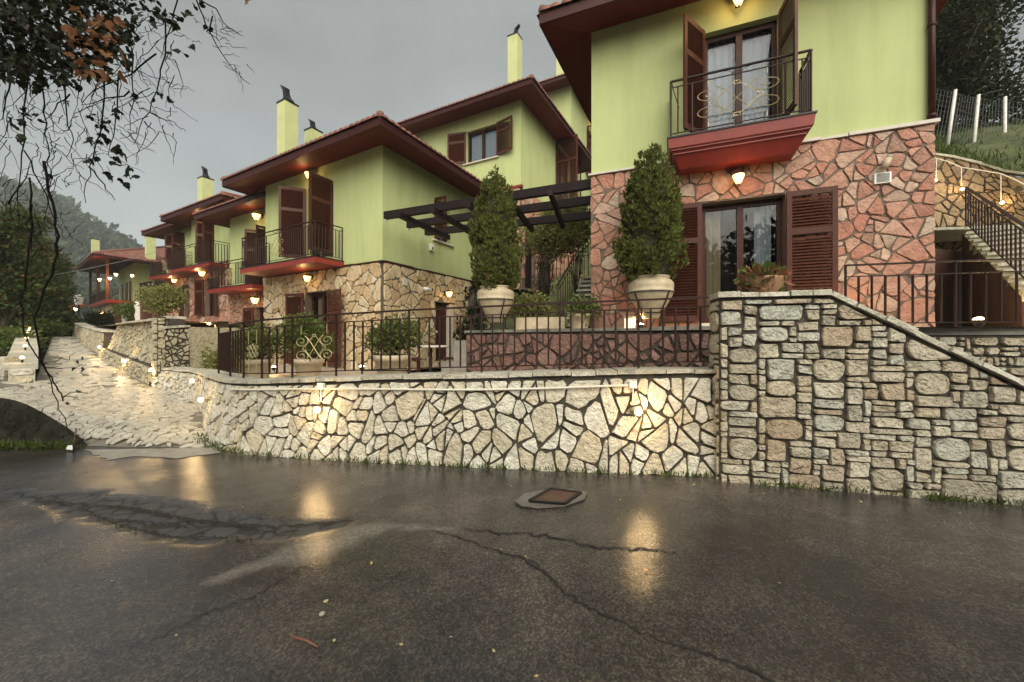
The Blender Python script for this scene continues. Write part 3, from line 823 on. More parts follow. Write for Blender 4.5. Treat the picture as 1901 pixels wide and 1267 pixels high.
# lawn left of the driveway
mb = MB()
for i in range(30):
    for j in range(30):
        x0, x1, y0, y1 = -70+i*2, -70+(i+1)*2, 8.3+j*2, 8.3+(j+1)*2
        z = lambda x, y: .2 + .55*min(1, max(0,(y-8)/6)) + .3*mnoise.noise(Vector((x*.3,y*.3,5)))
        if inpoly((x0+x1)/2+1.5,(y0+y1)/2-.5) or (x0+x1)/2 > -.83*((y0+y1)/2)-3.6: continue
        mb.quad((x0,y0,z(x0,y0)),(x1,y0,z(x1,y0)),(x1,y1,z(x1,y1)),(x0,y1,z(x0,y1)))
tag(mb.build('lawn', M['turf'], smooth=True), 'dim grass under the pines', kind='structure')

# misty mountain with forest
def mtn(x, y):
    a = math.atan2(x, y)                              # bearing
    d = math.hypot(x, y)
    prof = np.interp(math.tan(max(-1.45,min(0,a))), [-6,-3,-1.6,-1.31,-1.19,-1.10,-1.04,-.985,-.93,-.8,-.5,0], [120,118,102,90,78,66,58,52,42,26,12,6])
    u = min(1, max(0, (d*math.cos(a) - 90)/150))
    z = prof * (u*u*(3-2*u)) * (1 + .04*mnoise.noise(Vector((x*.02,y*.02,1))))
    return z
mb = MB(); NXm, NYm = 90, 26
for j in range(NYm):
    y = 80 + j*9
    for i in range(NXm):
        tx = -2.6 + i*2.9/(NXm-1); x = tx*y
        mb.v.append((max(-620,x), y, mtn(x,y)-.4 + 2.2*mnoise.noise(Vector((x*.05,y*.05,0)))))
for j in range(NYm-1):
    for i in range(NXm-1):
        a = j*NXm+i; mb.f.append((a, a+1, a+NXm+1, a+NXm))
tag(mb.build('mountain', M['hill'], smooth=True), 'forested mountain fading into mist', kind='structure')
g_ = np.random.default_rng(5); mb = MB(); n = 5200
for _ in range(n):
    y = g_.uniform(100, 262); tx = g_.uniform(-1.75,-.75); x = tx*y
    h = g_.uniform(4, 9)*(1.3 if g_.random() < .1 else 1); z = mtn(x,y)-.8; r_ = h*g_.uniform(.2,.34)
    q = 15; u = g_.uniform(0,1,q)**.8; an = g_.uniform(0,6.28,q); rr = r_*(1.02-u)*g_.uniform(.3,1.1,q)
    pos = np.stack([x+rr*np.cos(an), y+rr*np.sin(an), z+h*(.05+.85*u)], 1)
    leaves(mb, pos, np.stack([np.cos(an)*.6, np.sin(an)*.6, g_.uniform(.1,1.1,q)], 1), h*.30, g_, .7, .15, .4)
tag(mb.build('far_forest', M['far_leaf']), 'far mountain forest of small dark trees', kind='stuff')

# haze
hz, ht, hb = material('haze'); ht.nodes.remove(hb)
pv = nd(ht, 'ShaderNodeVolumePrincipled'); pv.inputs['Color'].default_value = (.86,.9,.93,1); pv.inputs['Density'].default_value = .0008
ht.links.new(pv.outputs[0], ht.nodes['Material Output'].inputs['Volume'])
tag(MB().box(-660,660,-660,660,-1.4,150).build('haze', hz), 'thin evening mist filling the valley', kind='stuff')

# ================================================================ HOUSES
def unit(x, y):
    v = Vector((x, y, 0)); return v.normalized()
class Face:
    """vertical face: A at its left end, e to the right along it"""
    def __init__(s, A, e, L):
        s.A, s.e, s.L = Vector((A[0],A[1],0)), Vector(e), L; s.n = Vector((e[1], -e[0], 0))
    def pt(s, u, z, n=0): return s.A + s.e*u + s.n*n + Vector((0,0,z))
    def at(s, px, py, n=0):
        r = (px-CX)/FPX; A = s.A + s.n*n
        u = (r*A.y - A.x)/(s.e.x - r*s.e.y); d = A.y + s.e.y*u
        return u, EYE + (HY-py)/FPX*d, d
def split(a0, a1, cuts): return sorted(set([a0, a1] + [c for c in cuts if a0 < c < a1]))
def holed(mb, fc, u0, u1, z0, z1, holes, n=0, deep=.22):
    us = split(u0, u1, [h[0] for h in holes] + [h[1] for h in holes]); zs = split(z0, z1, [h[2] for h in holes] + [h[3] for h in holes])
    for a, b in zip(us, us[1:]):
        for c, d in zip(zs, zs[1:]):
            x, y = (a+b)/2, (c+d)/2
            if any(h[0] < x < h[1] and h[2] < y < h[3] for h in holes): continue
            mb.quad(fc.pt(a,c,n), fc.pt(b,c,n), fc.pt(b,d,n), fc.pt(a,d,n))
    for h in holes:
        a, b, c, d = max(h[0],u0), min(h[1],u1), max(h[2],z0), min(h[3],z1)
        if a >= b or c >= d: continue
        m_ = n-deep
        mb.quad(fc.pt(a,c,n),fc.pt(a,d,n),fc.pt(a,d,m_),fc.pt(a,c,m_)); mb.quad(fc.pt(b,d,n),fc.pt(b,c,n),fc.pt(b,c,m_),fc.pt(b,d,m_))
        if d < z1 or h[3] <= z1: mb.quad(fc.pt(a,d,n),fc.pt(b,d,n),fc.pt(b,d,m_),fc.pt(a,d,m_))
        if h[2] >= z0: mb.quad(fc.pt(b,c,n),fc.pt(a,c,n),fc.pt(a,c,m_),fc.pt(b,c,m_))

def add_roof(root, A, e, v, L, Dp, zt, oh, pitch=.36, tiles=True, drop=.14, n_off=0):
    A3 = Vector((A[0],A[1],0))
    O = A3 - e*oh - v*oh; Lx, Ly = L+2*oh, Dp+2*oh
    q = lambda a, b, z: O + e*a + v*b + Vector((0,0,z))
    ze = zt - drop; zf = ze + .17
    mb = MB()
    ins = oh - .02
    oc = [(0,0),(Lx,0),(Lx,Ly),(0,Ly)]; ic = [(ins,ins),(Lx-ins,ins),(Lx-ins,Ly-ins),(ins,Ly-ins)]
    for k in range(4):
        a, b = oc[k], oc[(k+1)%4]; c, d = ic[(k+1)%4], ic[k]
        mb.quad(q(*b,ze), q(*a,ze), q(*d,zt), q(*c,zt))
    sf = mb.build('soffit', M['soffit'], root)
    mb = MB()
    for k in range(4):
        a, b = q(*oc[k],ze-.02), q(*oc[(k+1)%4],ze-.02)
        out = (e*(oc[k][0]-Lx/2+oc[(k+1)%4][0]-Lx/2) + v*(oc[k][1]-Ly/2+oc[(k+1)%4][1]-Ly/2)).normalized()*.03
        mb.obox(a - (b-a).normalized()*.0, b-a, out, (0,0,.19))
    mb.build('fascia', M['fascia'], root)
    half = min(Lx, Ly)/2; hr = half*pitch
    mb = MB()
    if Lx >= Ly: r0, r1 = q(half,half,zf+hr), q(Lx-half,half,zf+hr)
    else: r0, r1 = q(half,half,zf+hr), q(half,Ly-half,zf+hr)
    c = [q(*x,zf) for x in oc]
    if Lx >= Ly:
        mb.quad(c[0],c[1],r1,r0); mb.poly([c[1],c[2],r1]); mb.quad(c[2],c[3],r0,r1); mb.poly([c[3],c[0],r0])
    else:
        mb.poly([c[0],c[1],r0]); mb.quad(c[1],c[2],r1,r0); mb.poly([c[2],c[3],r1]); mb.quad(c[3],c[0],r0,r1)
    rf = mb.build('roof', M['tile'], root)
    if tiles:
        mb = MB(); sp = .21; row = .36
        sides = [(q(0,0,zf),e,v,Lx,Ly),(q(Lx,0,zf),v,-e,Ly,Lx),(q(Lx,Ly,zf),-e,-v,Lx,Ly),(q(0,Ly,zf),-v,e,Ly,Lx)]
        for o, ax, up, ln, wd in sides:
            slope = (up + Vector((0,0,pitch)))
            nrm = ax.cross(slope).normalized()
            if nrm.z < 0: nrm = -nrm
            ncol = int(ln/sp)
            for i in range(ncol):
                a = (i+.5)*ln/ncol; bm = min(a, ln-a, wd/2); r_ = sp*.52
                b0 = -.07
                while b0 < bm:
                    b1 = min(b0+row*1.08, bm+.05)
                    n0 = len(mb.v); jj = rng.uniform(-.008,.008)
                    for bb, lift in ((b0,.045),(b1,.012)):
                        for k in range(5):
                            t = math.pi*k/4
                            mb.v.append(tuple(o + ax*(a+jj - r_*math.cos(t)) + slope*bb + nrm*(lift + r_*.55*math.sin(t))))
                    for k in range(4): mb.f.append((n0+k,n0+k+1,n0+6+k,n0+5+k))
                    mb.f.append((n0+4,n0+3,n0+2,n0+1,n0))
                    b0 += row
        mb.build('roof_tiles', M['tile'], rf, True, kind='stuff')
        mb = MB()
        for x in c:
            r_ = r0 if (x-r0).length < (x-r1).length else r1
            mb.tube([x+Vector((0,0,.08)), r_+Vector((0,0,.12))], .10, 7)
        mb.tube([r0+Vector((0,0,.12)), r1+Vector((0,0,.12))], .11, 7)
        mb.build('ridge_tiles', M['tile'], rf, True)
    return rf

SLATMESH = {}
def shutter(root, hinge, direction, w, h, slats='each', right_n=None, mt='wood'):
    """louvred leaf: hinge point at the foot, unit direction away from the hinge"""
    d = Vector(direction).normalized(); ang = math.atan2(d.y, d.x)
    st = .075; t = .042
    mb = MB()
    mb.box(0, st, -t/2, t/2, 0, h); mb.box(w-st, w, -t/2, t/2, 0, h)
    mb.box(st, w-st, -t/2+.002, t/2-.002, 0, .11); mb.box(st, w-st, -t/2+.002, t/2-.002, h-.09, h)
    mid = h*.66
    mb.box(st, w-st, -t/2+.002, t/2-.002, mid, mid+.10)
    o = mb.build('shutter', M[mt], root, local=True)
    pw = WPOS.get(root.name, Vector((0,0,0)))
    o.location = Vector(hinge) - pw; o.rotation_euler.z = ang
    WPOS[o.name] = Vector(hinge)
    pitch = .052
    zs = []
    z = .125
    while z < h-.10:
        if z > mid-.024 and z < mid+.10: z = mid+.124
        zs.append(z); z += pitch
    key = round(w, 3)
    if slats == 'each':
        if key not in SLATMESH:
            m = MB(); m.hexa([(st,-.024,-.018),(w-st,-.024,-.018),(w-st,-.018,-.024),(st,-.018,-.024),(st,.018,.024),(w-st,.018,.024),(w-st,.024,.018),(st,.024,.018)])
            ob = m.build('slat', M[mt], o, local=True); SLATMESH[key] = ob.data; ob.location = (0,0,zs[0]); zs = zs[1:]
        for z in zs: inst('slat', SLATMESH[key], o, (0,0,z))
    else:
        m = MB()
        for z in zs: m.hexa([(st,-.024,z-.018),(w-st,-.024,z-.018),(w-st,-.018,z-.024),(st,-.018,z-.024),(st,.018,z+.024),(w-st,.018,z+.024),(w-st,.024,z+.018),(st,.024,z+.018)])
        m.build('slats', M[mt], o, local=True, kind='stuff')
    return o

def curtain_mb(fc, a, b, c, d, n, fold=.13, amp=.016):
    m = MB(); k = max(4, int((b-a)/fold*4))
    for i in range(k):
        u0, u1 = a+(b-a)*i/k, a+(b-a)*(i+1)/k
        f = lambda u: n + amp*math.sin((u-a)/fold*2*math.pi)
        m.quad(fc.pt(u0,c,f(u0)), fc.pt(u1,c,f(u1)), fc.pt(u1,d,f(u1)), fc.pt(u0,d,f(u0)))
    return m
def window(root, fc, a, b, c, d, curtains=(), lit=None, mull=True, deep=.16, fw=.075, room=1.1, gl='glass'):
    """frame, two panes, curtains and a shallow room behind the opening"""
    mb = MB()
    def fb(a0,a1,c0,c1,n0,n1): mb.obox(fc.pt(a0,c0,n0), fc.e*(a1-a0), fc.n*(n1-n0), (0,0,c1-c0))
    n0, n1 = -deep-.05, -deep+.02
    fb(a,a+fw,c,d,n0,n1); fb(b-fw,b,c,d,n0,n1); fb(a+fw,b-fw,d-fw*1.3,d,n0+.001,n1-.001); fb(a+fw,b-fw,c,c+fw*1.2,n0+.001,n1-.001)
    m = (a+b)/2
    if mull: fb(m-fw*.7,m+fw*.7,c+fw*1.2,d-fw*1.3,n0-.002,n1+.012)
    fr = mb.build('window', M['frame'], root)
    pan = [(a+fw,m-fw*.7),(m+fw*.7,b-fw)] if mull else [(a+fw,b-fw)]
    for p, q in pan:
        MB().quad(fc.pt(p,c+fw*1.2,-deep-.015),fc.pt(q,c+fw*1.2,-deep-.015),fc.pt(q,d-fw*1.3,-deep-.015),fc.pt(p,d-fw*1.3,-deep-.015)).build('pane', M[gl], fr)
    for (f0, f1, kind) in curtains:
        curtain_mb(fc, a+fw+(b-a-2*fw)*f0, a+fw+(b-a-2*fw)*f1, c+.04, d-.05, -deep-.16).build('curtain', M[kind], fr, True)
    mb = MB(); r_ = -deep-room; x0, x1 = a-.25, b+.25
    mb.quad(fc.pt(x0,c,r_),fc.pt(x1,c,r_),fc.pt(x1,d+.2,r_),fc.pt(x0,d+.2,r_))
    for x in (x0,x1): mb.quad(fc.pt(x,c,-deep-.06),fc.pt(x,c,r_),fc.pt(x,d+.2,r_),fc.pt(x,d+.2,-deep-.06))
    mb.quad(fc.pt(x0,c,-deep-.06),fc.pt(x1,c,-deep-.06),fc.pt(x1,c,r_),fc.pt(x0,c,r_)); mb.quad(fc.pt(x0,d+.2,-deep-.06),fc.pt(x1,d+.2,-deep-.06),fc.pt(x1,d+.2,r_),fc.pt(x0,d+.2,r_))
    mb.build('room', lit or M['room'], root)
    return fr
def shutters(root, fc, a, b, c, d, thl, thr, slats='each', sw=None, gap=.03, off=0):
    w = sw or (b-a)/2
    for side, th in ((0,thl),(1,thr)):
        if th is None: continue
        t = R(th)
        dr = (fc.e if side == 0 else -fc.e)*math.cos(t) + fc.n*math.sin(t)
        shutter(root, fc.pt(a if side == 0 else b, c+gap, .05 + off + (.02 if th > 170 else 0)), dr, w, d-c-gap, slats)

def spiral(c, r0, r1, a0, a1, n=22):
    return [(c[0] + lerp(r0,r1,i/n)*math.cos(lerp(a0,a1,i/n)), c[1] + lerp(r0,r1,i/n)*math.sin(lerp(a0,a1,i/n))) for i in range(n+1)]
def scroll_mb(m, fn, sx, sy, r=.009, n=5):
    """iron scrollwork filling [-sx,sx] x [-sy,sy]: crossing strands with spiral ends"""
    T = lambda pts: m.tube([fn(x*sx, y*sy) for x, y in pts], r, n)
    for fx in (1,-1):
        up = [(fx*x, y) for x, y in spiral((-.70,.48), .07, .40, R(-150), R(360+62), 34)]
        dn = [(fx*x, y) for x, y in spiral((.70,-.48), .40, .07, R(180+62), R(-330), 34)]
        T(up + [(fx*x,y) for x,y in ((-.30,.60),(0,.02),(.30,-.58))] + dn)
        for fy in (1,-1):
            l = [(fx*x, fy*y) for x, y in spiral((0,.86), .0, .14, R(0), R(300), 12)]
            T(l + [(fx*.12,fy*.72),(fx*.50,fy*.10)] + [(fx*x, fy*y) for x, y in spiral((.55,0), .12, .05, R(150), R(-60), 8)])
BALMESH = {}
def railing(root, pts, h, step=.12, low=.07, mid=.10, scrolls=(), r=.010, posts=True, name='railing', each=True, ends=None, mt='iron', inward=None):
    """rails following pts (foot line); balusters one object each; scroll panels as (segment, centre 0..1, half width, material)"""
    pts = [Vector(p) for p in pts]; up = Vector((0,0,1))
    mb = MB()
    for a, b in zip(pts, pts[1:]):
        mb.bar(a+up*h, b+up*h, .045, .022)
    rail = mb.build(name, M[mt], root)
    for nm, zz in (('middle_rail', h-mid), ('bottom_rail', low)):
        m = MB()
        for a, b in zip(pts, pts[1:]): m.bar(a+up*zz, b+up*zz, .018, .014)
        m.build(nm, M[mt], rail)
    for p in pts: MB().bar(p, p+up*(h-.011), .022, .022, (0,1,0)).build('post', M[mt], rail)
    bal = []
    for si, (a, b) in enumerate(zip(pts, pts[1:])):
        L = (b-a).length; k = max(1, round(L/step))
        for i in range(1, k):
            t = i/k
            if any(s_[0] == si and abs(t-s_[1])*L < s_[2]*1.08 for s_ in scrolls): continue
            bal.append(a.lerp(b, t))
    if each:
        key = round(h-mid-low, 3)
        if key not in BALMESH:
            m = MB().box(-r,r,-r,r,0,h-mid-low); ob = m.build('baluster', M[mt], rail, local=True); BALMESH[key] = ob.data; bpy.data.objects.remove(ob)
        pw = WPOS[rail.name]
        for p in bal: inst('baluster', BALMESH[key], rail, p + up*low - pw)
    elif bal:
        m = MB()
        for p in bal: m.bar(p+up*low, p+up*(h-mid), r*2, r*2, (0,1,0))
        m.build('balusters', M[mt], rail, kind='stuff')
    for (si, t, hw, ms) in scrolls:
        a, b = pts[si], pts[si+1]; c = a.lerp(b, t); ax = (b-a).normalized()
        m = MB(); hh = (h-mid-low)/2
        scroll_mb(m, lambda x, y: c + ax*x + up*(low+hh+y), hw, min(hh*.80, hw*.72), .0062)
        vs_ = min(hh*.80, hw*.72)/hh
        for s_ in (-.70,.70):
            m.bar(c+ax*hw*s_+up*(low+hh*(1+vs_*.93)), c+ax*hw*s_+up*(h-mid), .01,.01,(0,1,0)); m.bar(c+ax*hw*s_+up*low, c+ax*hw*s_+up*(low+hh*(1-vs_*.93)), .01,.01,(0,1,0))
        m.build('scrollwork', M[ms], rail)
    return rail

def balcony(root, fc, u0, u1, z, depth, h=.95, scroll='gold', corbel=False, each=True, sw=.42):
    mb = MB()
    q = lambda u, n, zz: fc.pt(u, zz, n)
    if corbel:      # stepped wooden box that tapers below
        def ring(a, b, n, zz): return [q(a,.004,zz), q(b,.004,zz), q(b,n,zz), q(a,n,zz)]
        R0 = ring(u0,u1,depth,z); R1 = ring(u0+.02,u1-.02,depth-.02,z-.17); R2 = ring(u0+.07,u1-.07,depth-.07,z-.21); R3 = ring(u0+.20,u1-.20,depth-.24,z-.48)
        n0 = len(mb.v); 
        for r_ in (R0,R1,R2,R3): mb.v += [tuple(p) for p in r_]
        for l in range(3):
            for k in range(4): mb.f.append((n0+l*4+k, n0+(l+1)*4+k, n0+(l+1)*4+(k+1)%4, n0+l*4+(k+1)%4))
        mb.f += [(n0,n0+1,n0+2,n0+3), (n0+15,n0+14,n0+13,n0+12)]
        sl = mb.build('balcony_slab', M['redpaint'], root)
        m = MB()   # bead mouldings
        for (zz, nn, i) in ((z-.20,depth-.06,.055),(z-.26,depth-.095,.10)):
            m.bar(q(u0+i,nn+.006,zz), q(u1-i,nn+.006,zz), .018,.018); m.bar(q(u0+i,nn,zz), q(u0+i,.01,zz), .018,.018); m.bar(q(u1-i,nn,zz), q(u1-i,.01,zz), .018,.018)
        m.build('moulding', M['redpaint'], sl)
    else:
        mb.obox(q(u0,.004,z-.16), fc.e*(u1-u0), fc.n*(depth-.004), (0,0,.16))
        sl = mb.build('balcony_slab', M['redpaint'], root)
    m = MB().obox(q(u0-.015,.006,z), fc.e*(u1-u0+.03), fc.n*(depth+.012), (0,0,.025))
    m.build('balcony_floor', M['black'], sl)
    i = .05
    pts = [q(u0+i,.03,z+.025), q(u0+i,depth-i,z+.025), q(u1-i,depth-i,z+.025), q(u1-i,.03,z+.025)]
    rail = railing(root, pts, h, .115, .07, .11, [(1,.5,sw,scroll)], name='balcony_railing', each=each)
    # bowed corner brackets and small scrolls between the rails
    m = MB(); c = pts[1].lerp(pts[2], .5); ax = fc.e
    for s_ in (-1, 1):
        m.tube([c + ax*(s_*x) + Vector((0,0,h-.055+y)) for x, y in spiral((.05,-.018),.004,.028,0,5.5,10)] + [c + ax*(s_*x) + Vector((0,0,h-.055+y)) for x, y in ((.1,.01),(.22,.04),(.3,.04))] , .005, 4)
    for p, s_ in ((pts[1],1),(pts[2],-1)):
        m.tube([p + ax*(s_*x) + Vector((0,0,y)) for x, y in ((.015,h-.02),(.05,h-.2),(.12,h-.45),(.13,h-.5))], .009, 5)
    m.build('rail_ornament', M['iron'], rail)
    return sl

def chimney(root, c, w, z0, z1, e, v, cowl=1.0, flip=1):
    mb = MB(); c = Vector((c[0],c[1],0))
    mb.obox(c - e*w/2 - v*w/2 + Vector((0,0,z0)), e*w, v*w, (0,0,z1-z0))
    ch = mb.build('chimney', M['chimney'], root)
    m = MB().obox(c - e*w*.53 - v*w*.53 + Vector((0,0,z1)), e*w*1.06, v*w*1.06, (0,0,.06))
    m.build('chimney_cap', M['black'], ch)
    if cowl:
        pr = [(-.36,.06),(.54,.06),(.40,.24),(.14,.50),(.02,.74),(-.02,1.08),(-.66,1.46),(-.34,1.02),(-.26,.62),(-.32,.3)]
        k = w*cowl; m = MB()
        m.extrude([c - e*(flip*-x*k) - v*w*.16 + Vector((0,0,z1+y*k)) for x, y in pr], v*w*.32)
        m.build('chimney_cowl', M['black'], ch)
    return ch

def gable_sides(root, A, e, v, L, Dp, z0, z1, mt, front=True, skip=()):
    A = Vector((A[0],A[1],0)); B = A+e*L; C = B+v*Dp; D_ = A+v*Dp
    mb = MB(); z = lambda p, h: p + Vector((0,0,h))
    for i, (p, q) in enumerate(((A,B),(B,C),(C,D_),(D_,A))):
        if i in skip: continue
        mb.quad(z(p,z0), z(q,z0), z(q,z1), z(p,z1))
    return mb.build('wall', mt, root)

def stonework(root, fc, u0, u1, z0, z1, holes, n, mt, mo, seed, h=.028, gap=.022, wv=.8, limit=300, deep=.22, off=.06):
    mb = MB(); holed(mb, fc, u0, u1, z0, z1, holes, off, deep)
    mb.quad(fc.pt(u0,z1,off), fc.pt(u1,z1,off), fc.pt(u1,z1,0), fc.pt(u0,z1,0))
    mb.quad(fc.pt(u0,z0,0), fc.pt(u0,z0,off), fc.pt(u0,z1,off), fc.pt(u0,z1,0)); mb.quad(fc.pt(u1,z0,off), fc.pt(u1,z0,0), fc.pt(u1,z1,0), fc.pt(u1,z1,off))
    cl = mb.build('stone_cladding', mo, root)
    rg = random.Random(seed)
    polys = avoid(crazy(u0-.01, u1+.01, z0, z1-.005, n, rg, gap), holes)
    lay_stones(polys, lambda x, y, nn: fc.pt(x, y, off+nn), cl, mt, h, 'stone', limit, rg)
    return cl
def ledge(root, fc, u0, u1, z, mt, dep=.10, pieces=6, seed=1):
    rg = random.Random(seed); mb = MB(); u = u0
    k = [0]+sorted(rg.uniform(.08,.92) for _ in range(pieces-1))+[1]
    for a, b in zip(k, k[1:]):
        d_ = dep*rg.uniform(.9,1.12); mb.obox(fc.pt(lerp(u0,u1,a)+.006,z,-.02), fc.e*((u1-u0)*(b-a)-.012), fc.n*(d_+.02), (0,0,.045*rg.uniform(.8,1.2)))
    return mb.build('ledge', mt, root)

# lamps ------------------------------------------------------------------
LAMPMESH = {}; LAMP = .31
def point_light(parent, loc, power, col=(1,.66,.28), rad=.05):
    l = bpy.data.lights.new('lamp_light', 'POINT'); l.energy = power * LAMP; l.color = col; l.shadow_soft_size = rad
    o = bpy.data.objects.new('lamp_light', l); COL.objects.link(o); o.parent = parent; o.location = loc
    return o
def shared(name, mt, parent, maker, smooth=True):
    if name not in LAMPMESH:
        ob = maker().build(name.split('/')[-1], mt, parent, smooth, local=True); LAMPMESH[name] = ob.data; return ob
    return inst(name.split('/')[-1], LAMPMESH[name], parent, (0,0,0))
def wall_lamp(p, n, label, power=6, group='bell shaped wall lamps on the houses', s=1.0):
    """bell glass pointing down on an iron bracket; local -Y is the wall normal"""
    n = Vector(n); rz = math.atan2(n.y, n.x) + math.pi/2
    t = thing('wall_lamp', label, 'wall lamp', p, group, rz); t.scale = (s,s,s)
    shared('wl/bracket', M['black'], t, lambda: MB().tube([(0,0,.02),(0,-.06,.05),(0,-.13,.09),(0,-.16,.07)], .009, 6).obox((-.035,-.012,-.05),(.07,0,0),(0,.012,0),(0,0,.12)))
    shared('wl/cap', M['fascia'], t, lambda: MB().lathe([(.0,.075),(.02,.07),(.105,.035),(.108,.025),(.0,.03)], 16, (0,-.16,0)))
    shared('wl/glass_shade', M['shade'], t, lambda: MB().lathe([(.098,.024),(.085,-.02),(.062,-.075),(.045,-.115),(.0,-.13)], 16, (0,-.16,0)))
    shared('wl/finial', M['black'], t, lambda: MB().lathe([(.012,-.125),(.016,-.145),(.004,-.165),(0,-.17)], 8, (0,-.16,0)))
    point_light(t, (0,-.30,-.06), power, (1,.60,.22), .06)
    return t
def bulb_lamp(p, n, label, power=4, group='bulb lamps on the stone walls', s=1.0, cat='wall light'):
    n = Vector(n); rz = math.atan2(n.y, n.x) + math.pi/2
    t = thing('bulb_lamp', label, cat, p, group, rz); t.scale = (s,s,s)
    shared('bl/socket', M['gold'], t, lambda: MB().tube([(0,.0,.0),(0,-.05,.0),(0,-.10,-.012)], [.05,.036,.034], 10))
    shared('bl/bulb', M['bulb'], t, lambda: MB().lathe([(.002,.06),(.03,.052),(.052,.028),(.058,0),(.05,-.03),(.03,-.05),(.002,-.058)], 14, (0,-.145,-.012)))
    point_light(t, (0,-.235,0), power, (1,.66,.3), .05)
    return t

# ================================================================ the large pink stone house (right)
def dirs(vp1, vp2):
    a, b = math.atan((vp1-CX)/FPX), math.atan((vp2-CX)/FPX)
    return -unit(math.sin(a), math.cos(a)), unit(math.sin(b), math.cos(b))
e1, v1 = dirs(-830, 1302)
A1 = P(1098,0,8.0); A1.z = 0
r_ = (1730-CX)/FPX; L1 = (r_*A1.y-A1.x)/(e1.x-r_*e1.y)
F1 = Face(A1, e1, L1)
H1 = thing('stone_house', 'large green and pink stone house nearest the road, with a red box balcony', 'house', A1)
zb1 = F1.at(1098,330)[1]; zt1 = F1.at(1098,62)[1]; z01 = 1.70
ua, zA, _ = F1.at(1307,63); ub, _, _ = F1.at(1446,30); uc = F1.at(1245,262); ud = F1.at(1512,208)
zbal = EYE+(HY-240)/FPX*6.75
hu1 = (ua, ub, zbal, zA)
la, lzA, _ = F1.at(1302,380); lb, _, _ = F1.at(1456,362); lz0 = F1.at(1315,600)[1]
hl1 = (la, lb, lz0, lzA)
mb = MB(); holed(mb, F1, 0, L1, zb1, zt1+.02, [hu1], 0); mb.build('wall', M['stucco'], H1)
gable_sides(H1, A1, e1, v1, L1, 6.0, z01, zt1+.02, M['stucco'], skip=(0,))
stonework(H1, F1, 0, L1, z01, zb1, [hl1], 430, M['pink'], M['mortar_pink'], 11, .018, .019)
ledge(H1, F1, -.05, L1+.05, zb1, M['sill'], .115, 8)
add_roof(H1, A1, e1, v1, L1, 6.0, zt1, .79)
window(H1, F1, *hu1, curtains=((0,.42,'sheer'),(.5,1,'sheer')), gl='skyglass')
window(H1, F1, *hl1, curtains=((.02,.24,'curtain'),(.72,.95,'sheer')))
MB().obox(F1.pt(la-.05,lz0-.06,-.2), F1.e*(lb-la+.1), F1.n*.32, (0,0,.055)).build('door_sill', M['sill'], H1)
shutters(H1, F1, *hu1, 122, 96, sw=.68)
shutters(H1, F1, la, lb, lz0, lzA, 178, 178, sw=F1.at(1548,350)[0]-lb, off=.07)
bal1a, bal1b = F1.at(1262,258,0)[0], F1.at(1487,240,0)[0]
dp1 = .62
ba, bb = F1.at(1240,258,dp1)[0], F1.at(1515,208,dp1)[0]
balcony(H1, F1, ba, bb, F1.at(1240,258,dp1)[1], dp1, 1.0, 'gold', True, sw=.62)
mb = MB(); x_ = L1-.03
mb.tube([F1.pt(x_,zb1+.05,.06), F1.pt(x_,zt1-.02,.06)], .042, 8); 
for z in (zb1+.1, zb1+1.5, zt1-.4): mb.tube([F1.pt(x_,z,.06), F1.pt(x_,z+.05,.06)], .052, 8)
mb.build('downpipe', M['frame'], H1, True)
wall_lamp(F1.pt(F1.at(1369,15)[0], F1.at(1369,10)[1], 0), F1.n, 'bell lamp glowing above the red box balcony', 7)
wall_lamp(F1.pt(F1.at(1367,335)[0], F1.at(1367,337)[1], .07), F1.n, 'bell lamp on pink stone under the red box balcony', 4)
# camera and box on the stone
u, z, _ = F1.at(1633,335)
t = thing('meter_box', 'pale square vent box on the pink stone wall', 'vent box', F1.pt(u,z,.09))
MB().obox(F1.pt(u-.11,z-.085,.07), F1.e*.21, F1.n*.05, (0,0,.165)).build('box_rim', M['white'], t)
for k in range(7): MB().obox(F1.pt(u-.085,z-.066+k*.02,.12), F1.e*.16, F1.n*.008, (0,0,.011)).build('vent_slat', M['concrete'], t)
t = thing('security_camera', 'cream bullet camera above the vent box on pink stone', 'camera', F1.pt(u,z+.2,.1))
MB().tube([F1.pt(u-.03,z+.12,.22), F1.pt(u+.05,z+.27,.15)], .045, 12).build('camera_body', M['terracotta'], t, True)
MB().tube([F1.pt(u+.052,z+.275,.15), F1.pt(u+.075,z+.32,.13)], .038, 12).build('camera_hood', M['concrete'], t, True)
MB().tube([F1.pt(u+.02,z+.2,.17), F1.pt(u+.02,z+.2,.07)], .018, 8).build('camera_mount', M['white'], t, True)

# ================================================================ middle house
e2, v2 = dirs(-290, 1322)
D2 = 10.9
B2 = P(710,0,D2); B2.z = 0
r_ = (493-CX)/FPX; L2 = (B2.x-r_*B2.y)/(e2.x-r_*e2.y); A2 = B2 - e2*L2
F2 = Face(A2, e2, L2); SL2 = 6.0
F2s = Face(B2, v2, SL2)
H2 = thing('stone_house', 'green house with tan stone ground floor and a pergola at its side', 'house', A2)
zb2 = F2.at(710,487)[1]; zt2 = F2.at(710,270)[1]; z02 = .55
ua, zA, _ = F2.at(570,352); ub = F2.at(619,340)[0]; zf2 = F2.at(600,478)[1]
hu2 = (ua, ub, zf2, zA)
la, lzA, _ = F2.at(571,545); lb = F2.at(616,540)[0]; hl2 = (la, lb, z02+.12, lzA)
mb = MB(); holed(mb, F2, 0, L2, zb2, zt2+.02, [hu2], 0); 
sw0, swz1, _ = F2s.at(806,368); sw1 = F2s.at(836,378)[0]; swz0 = F2s.at(812,447)[1]
hs2 = (sw0, sw1, swz0, swz1)
holed(mb, F2s, 0, SL2, zb2, zt2+.02, [hs2], 0); mb.build('wall', M['stucco'], H2)
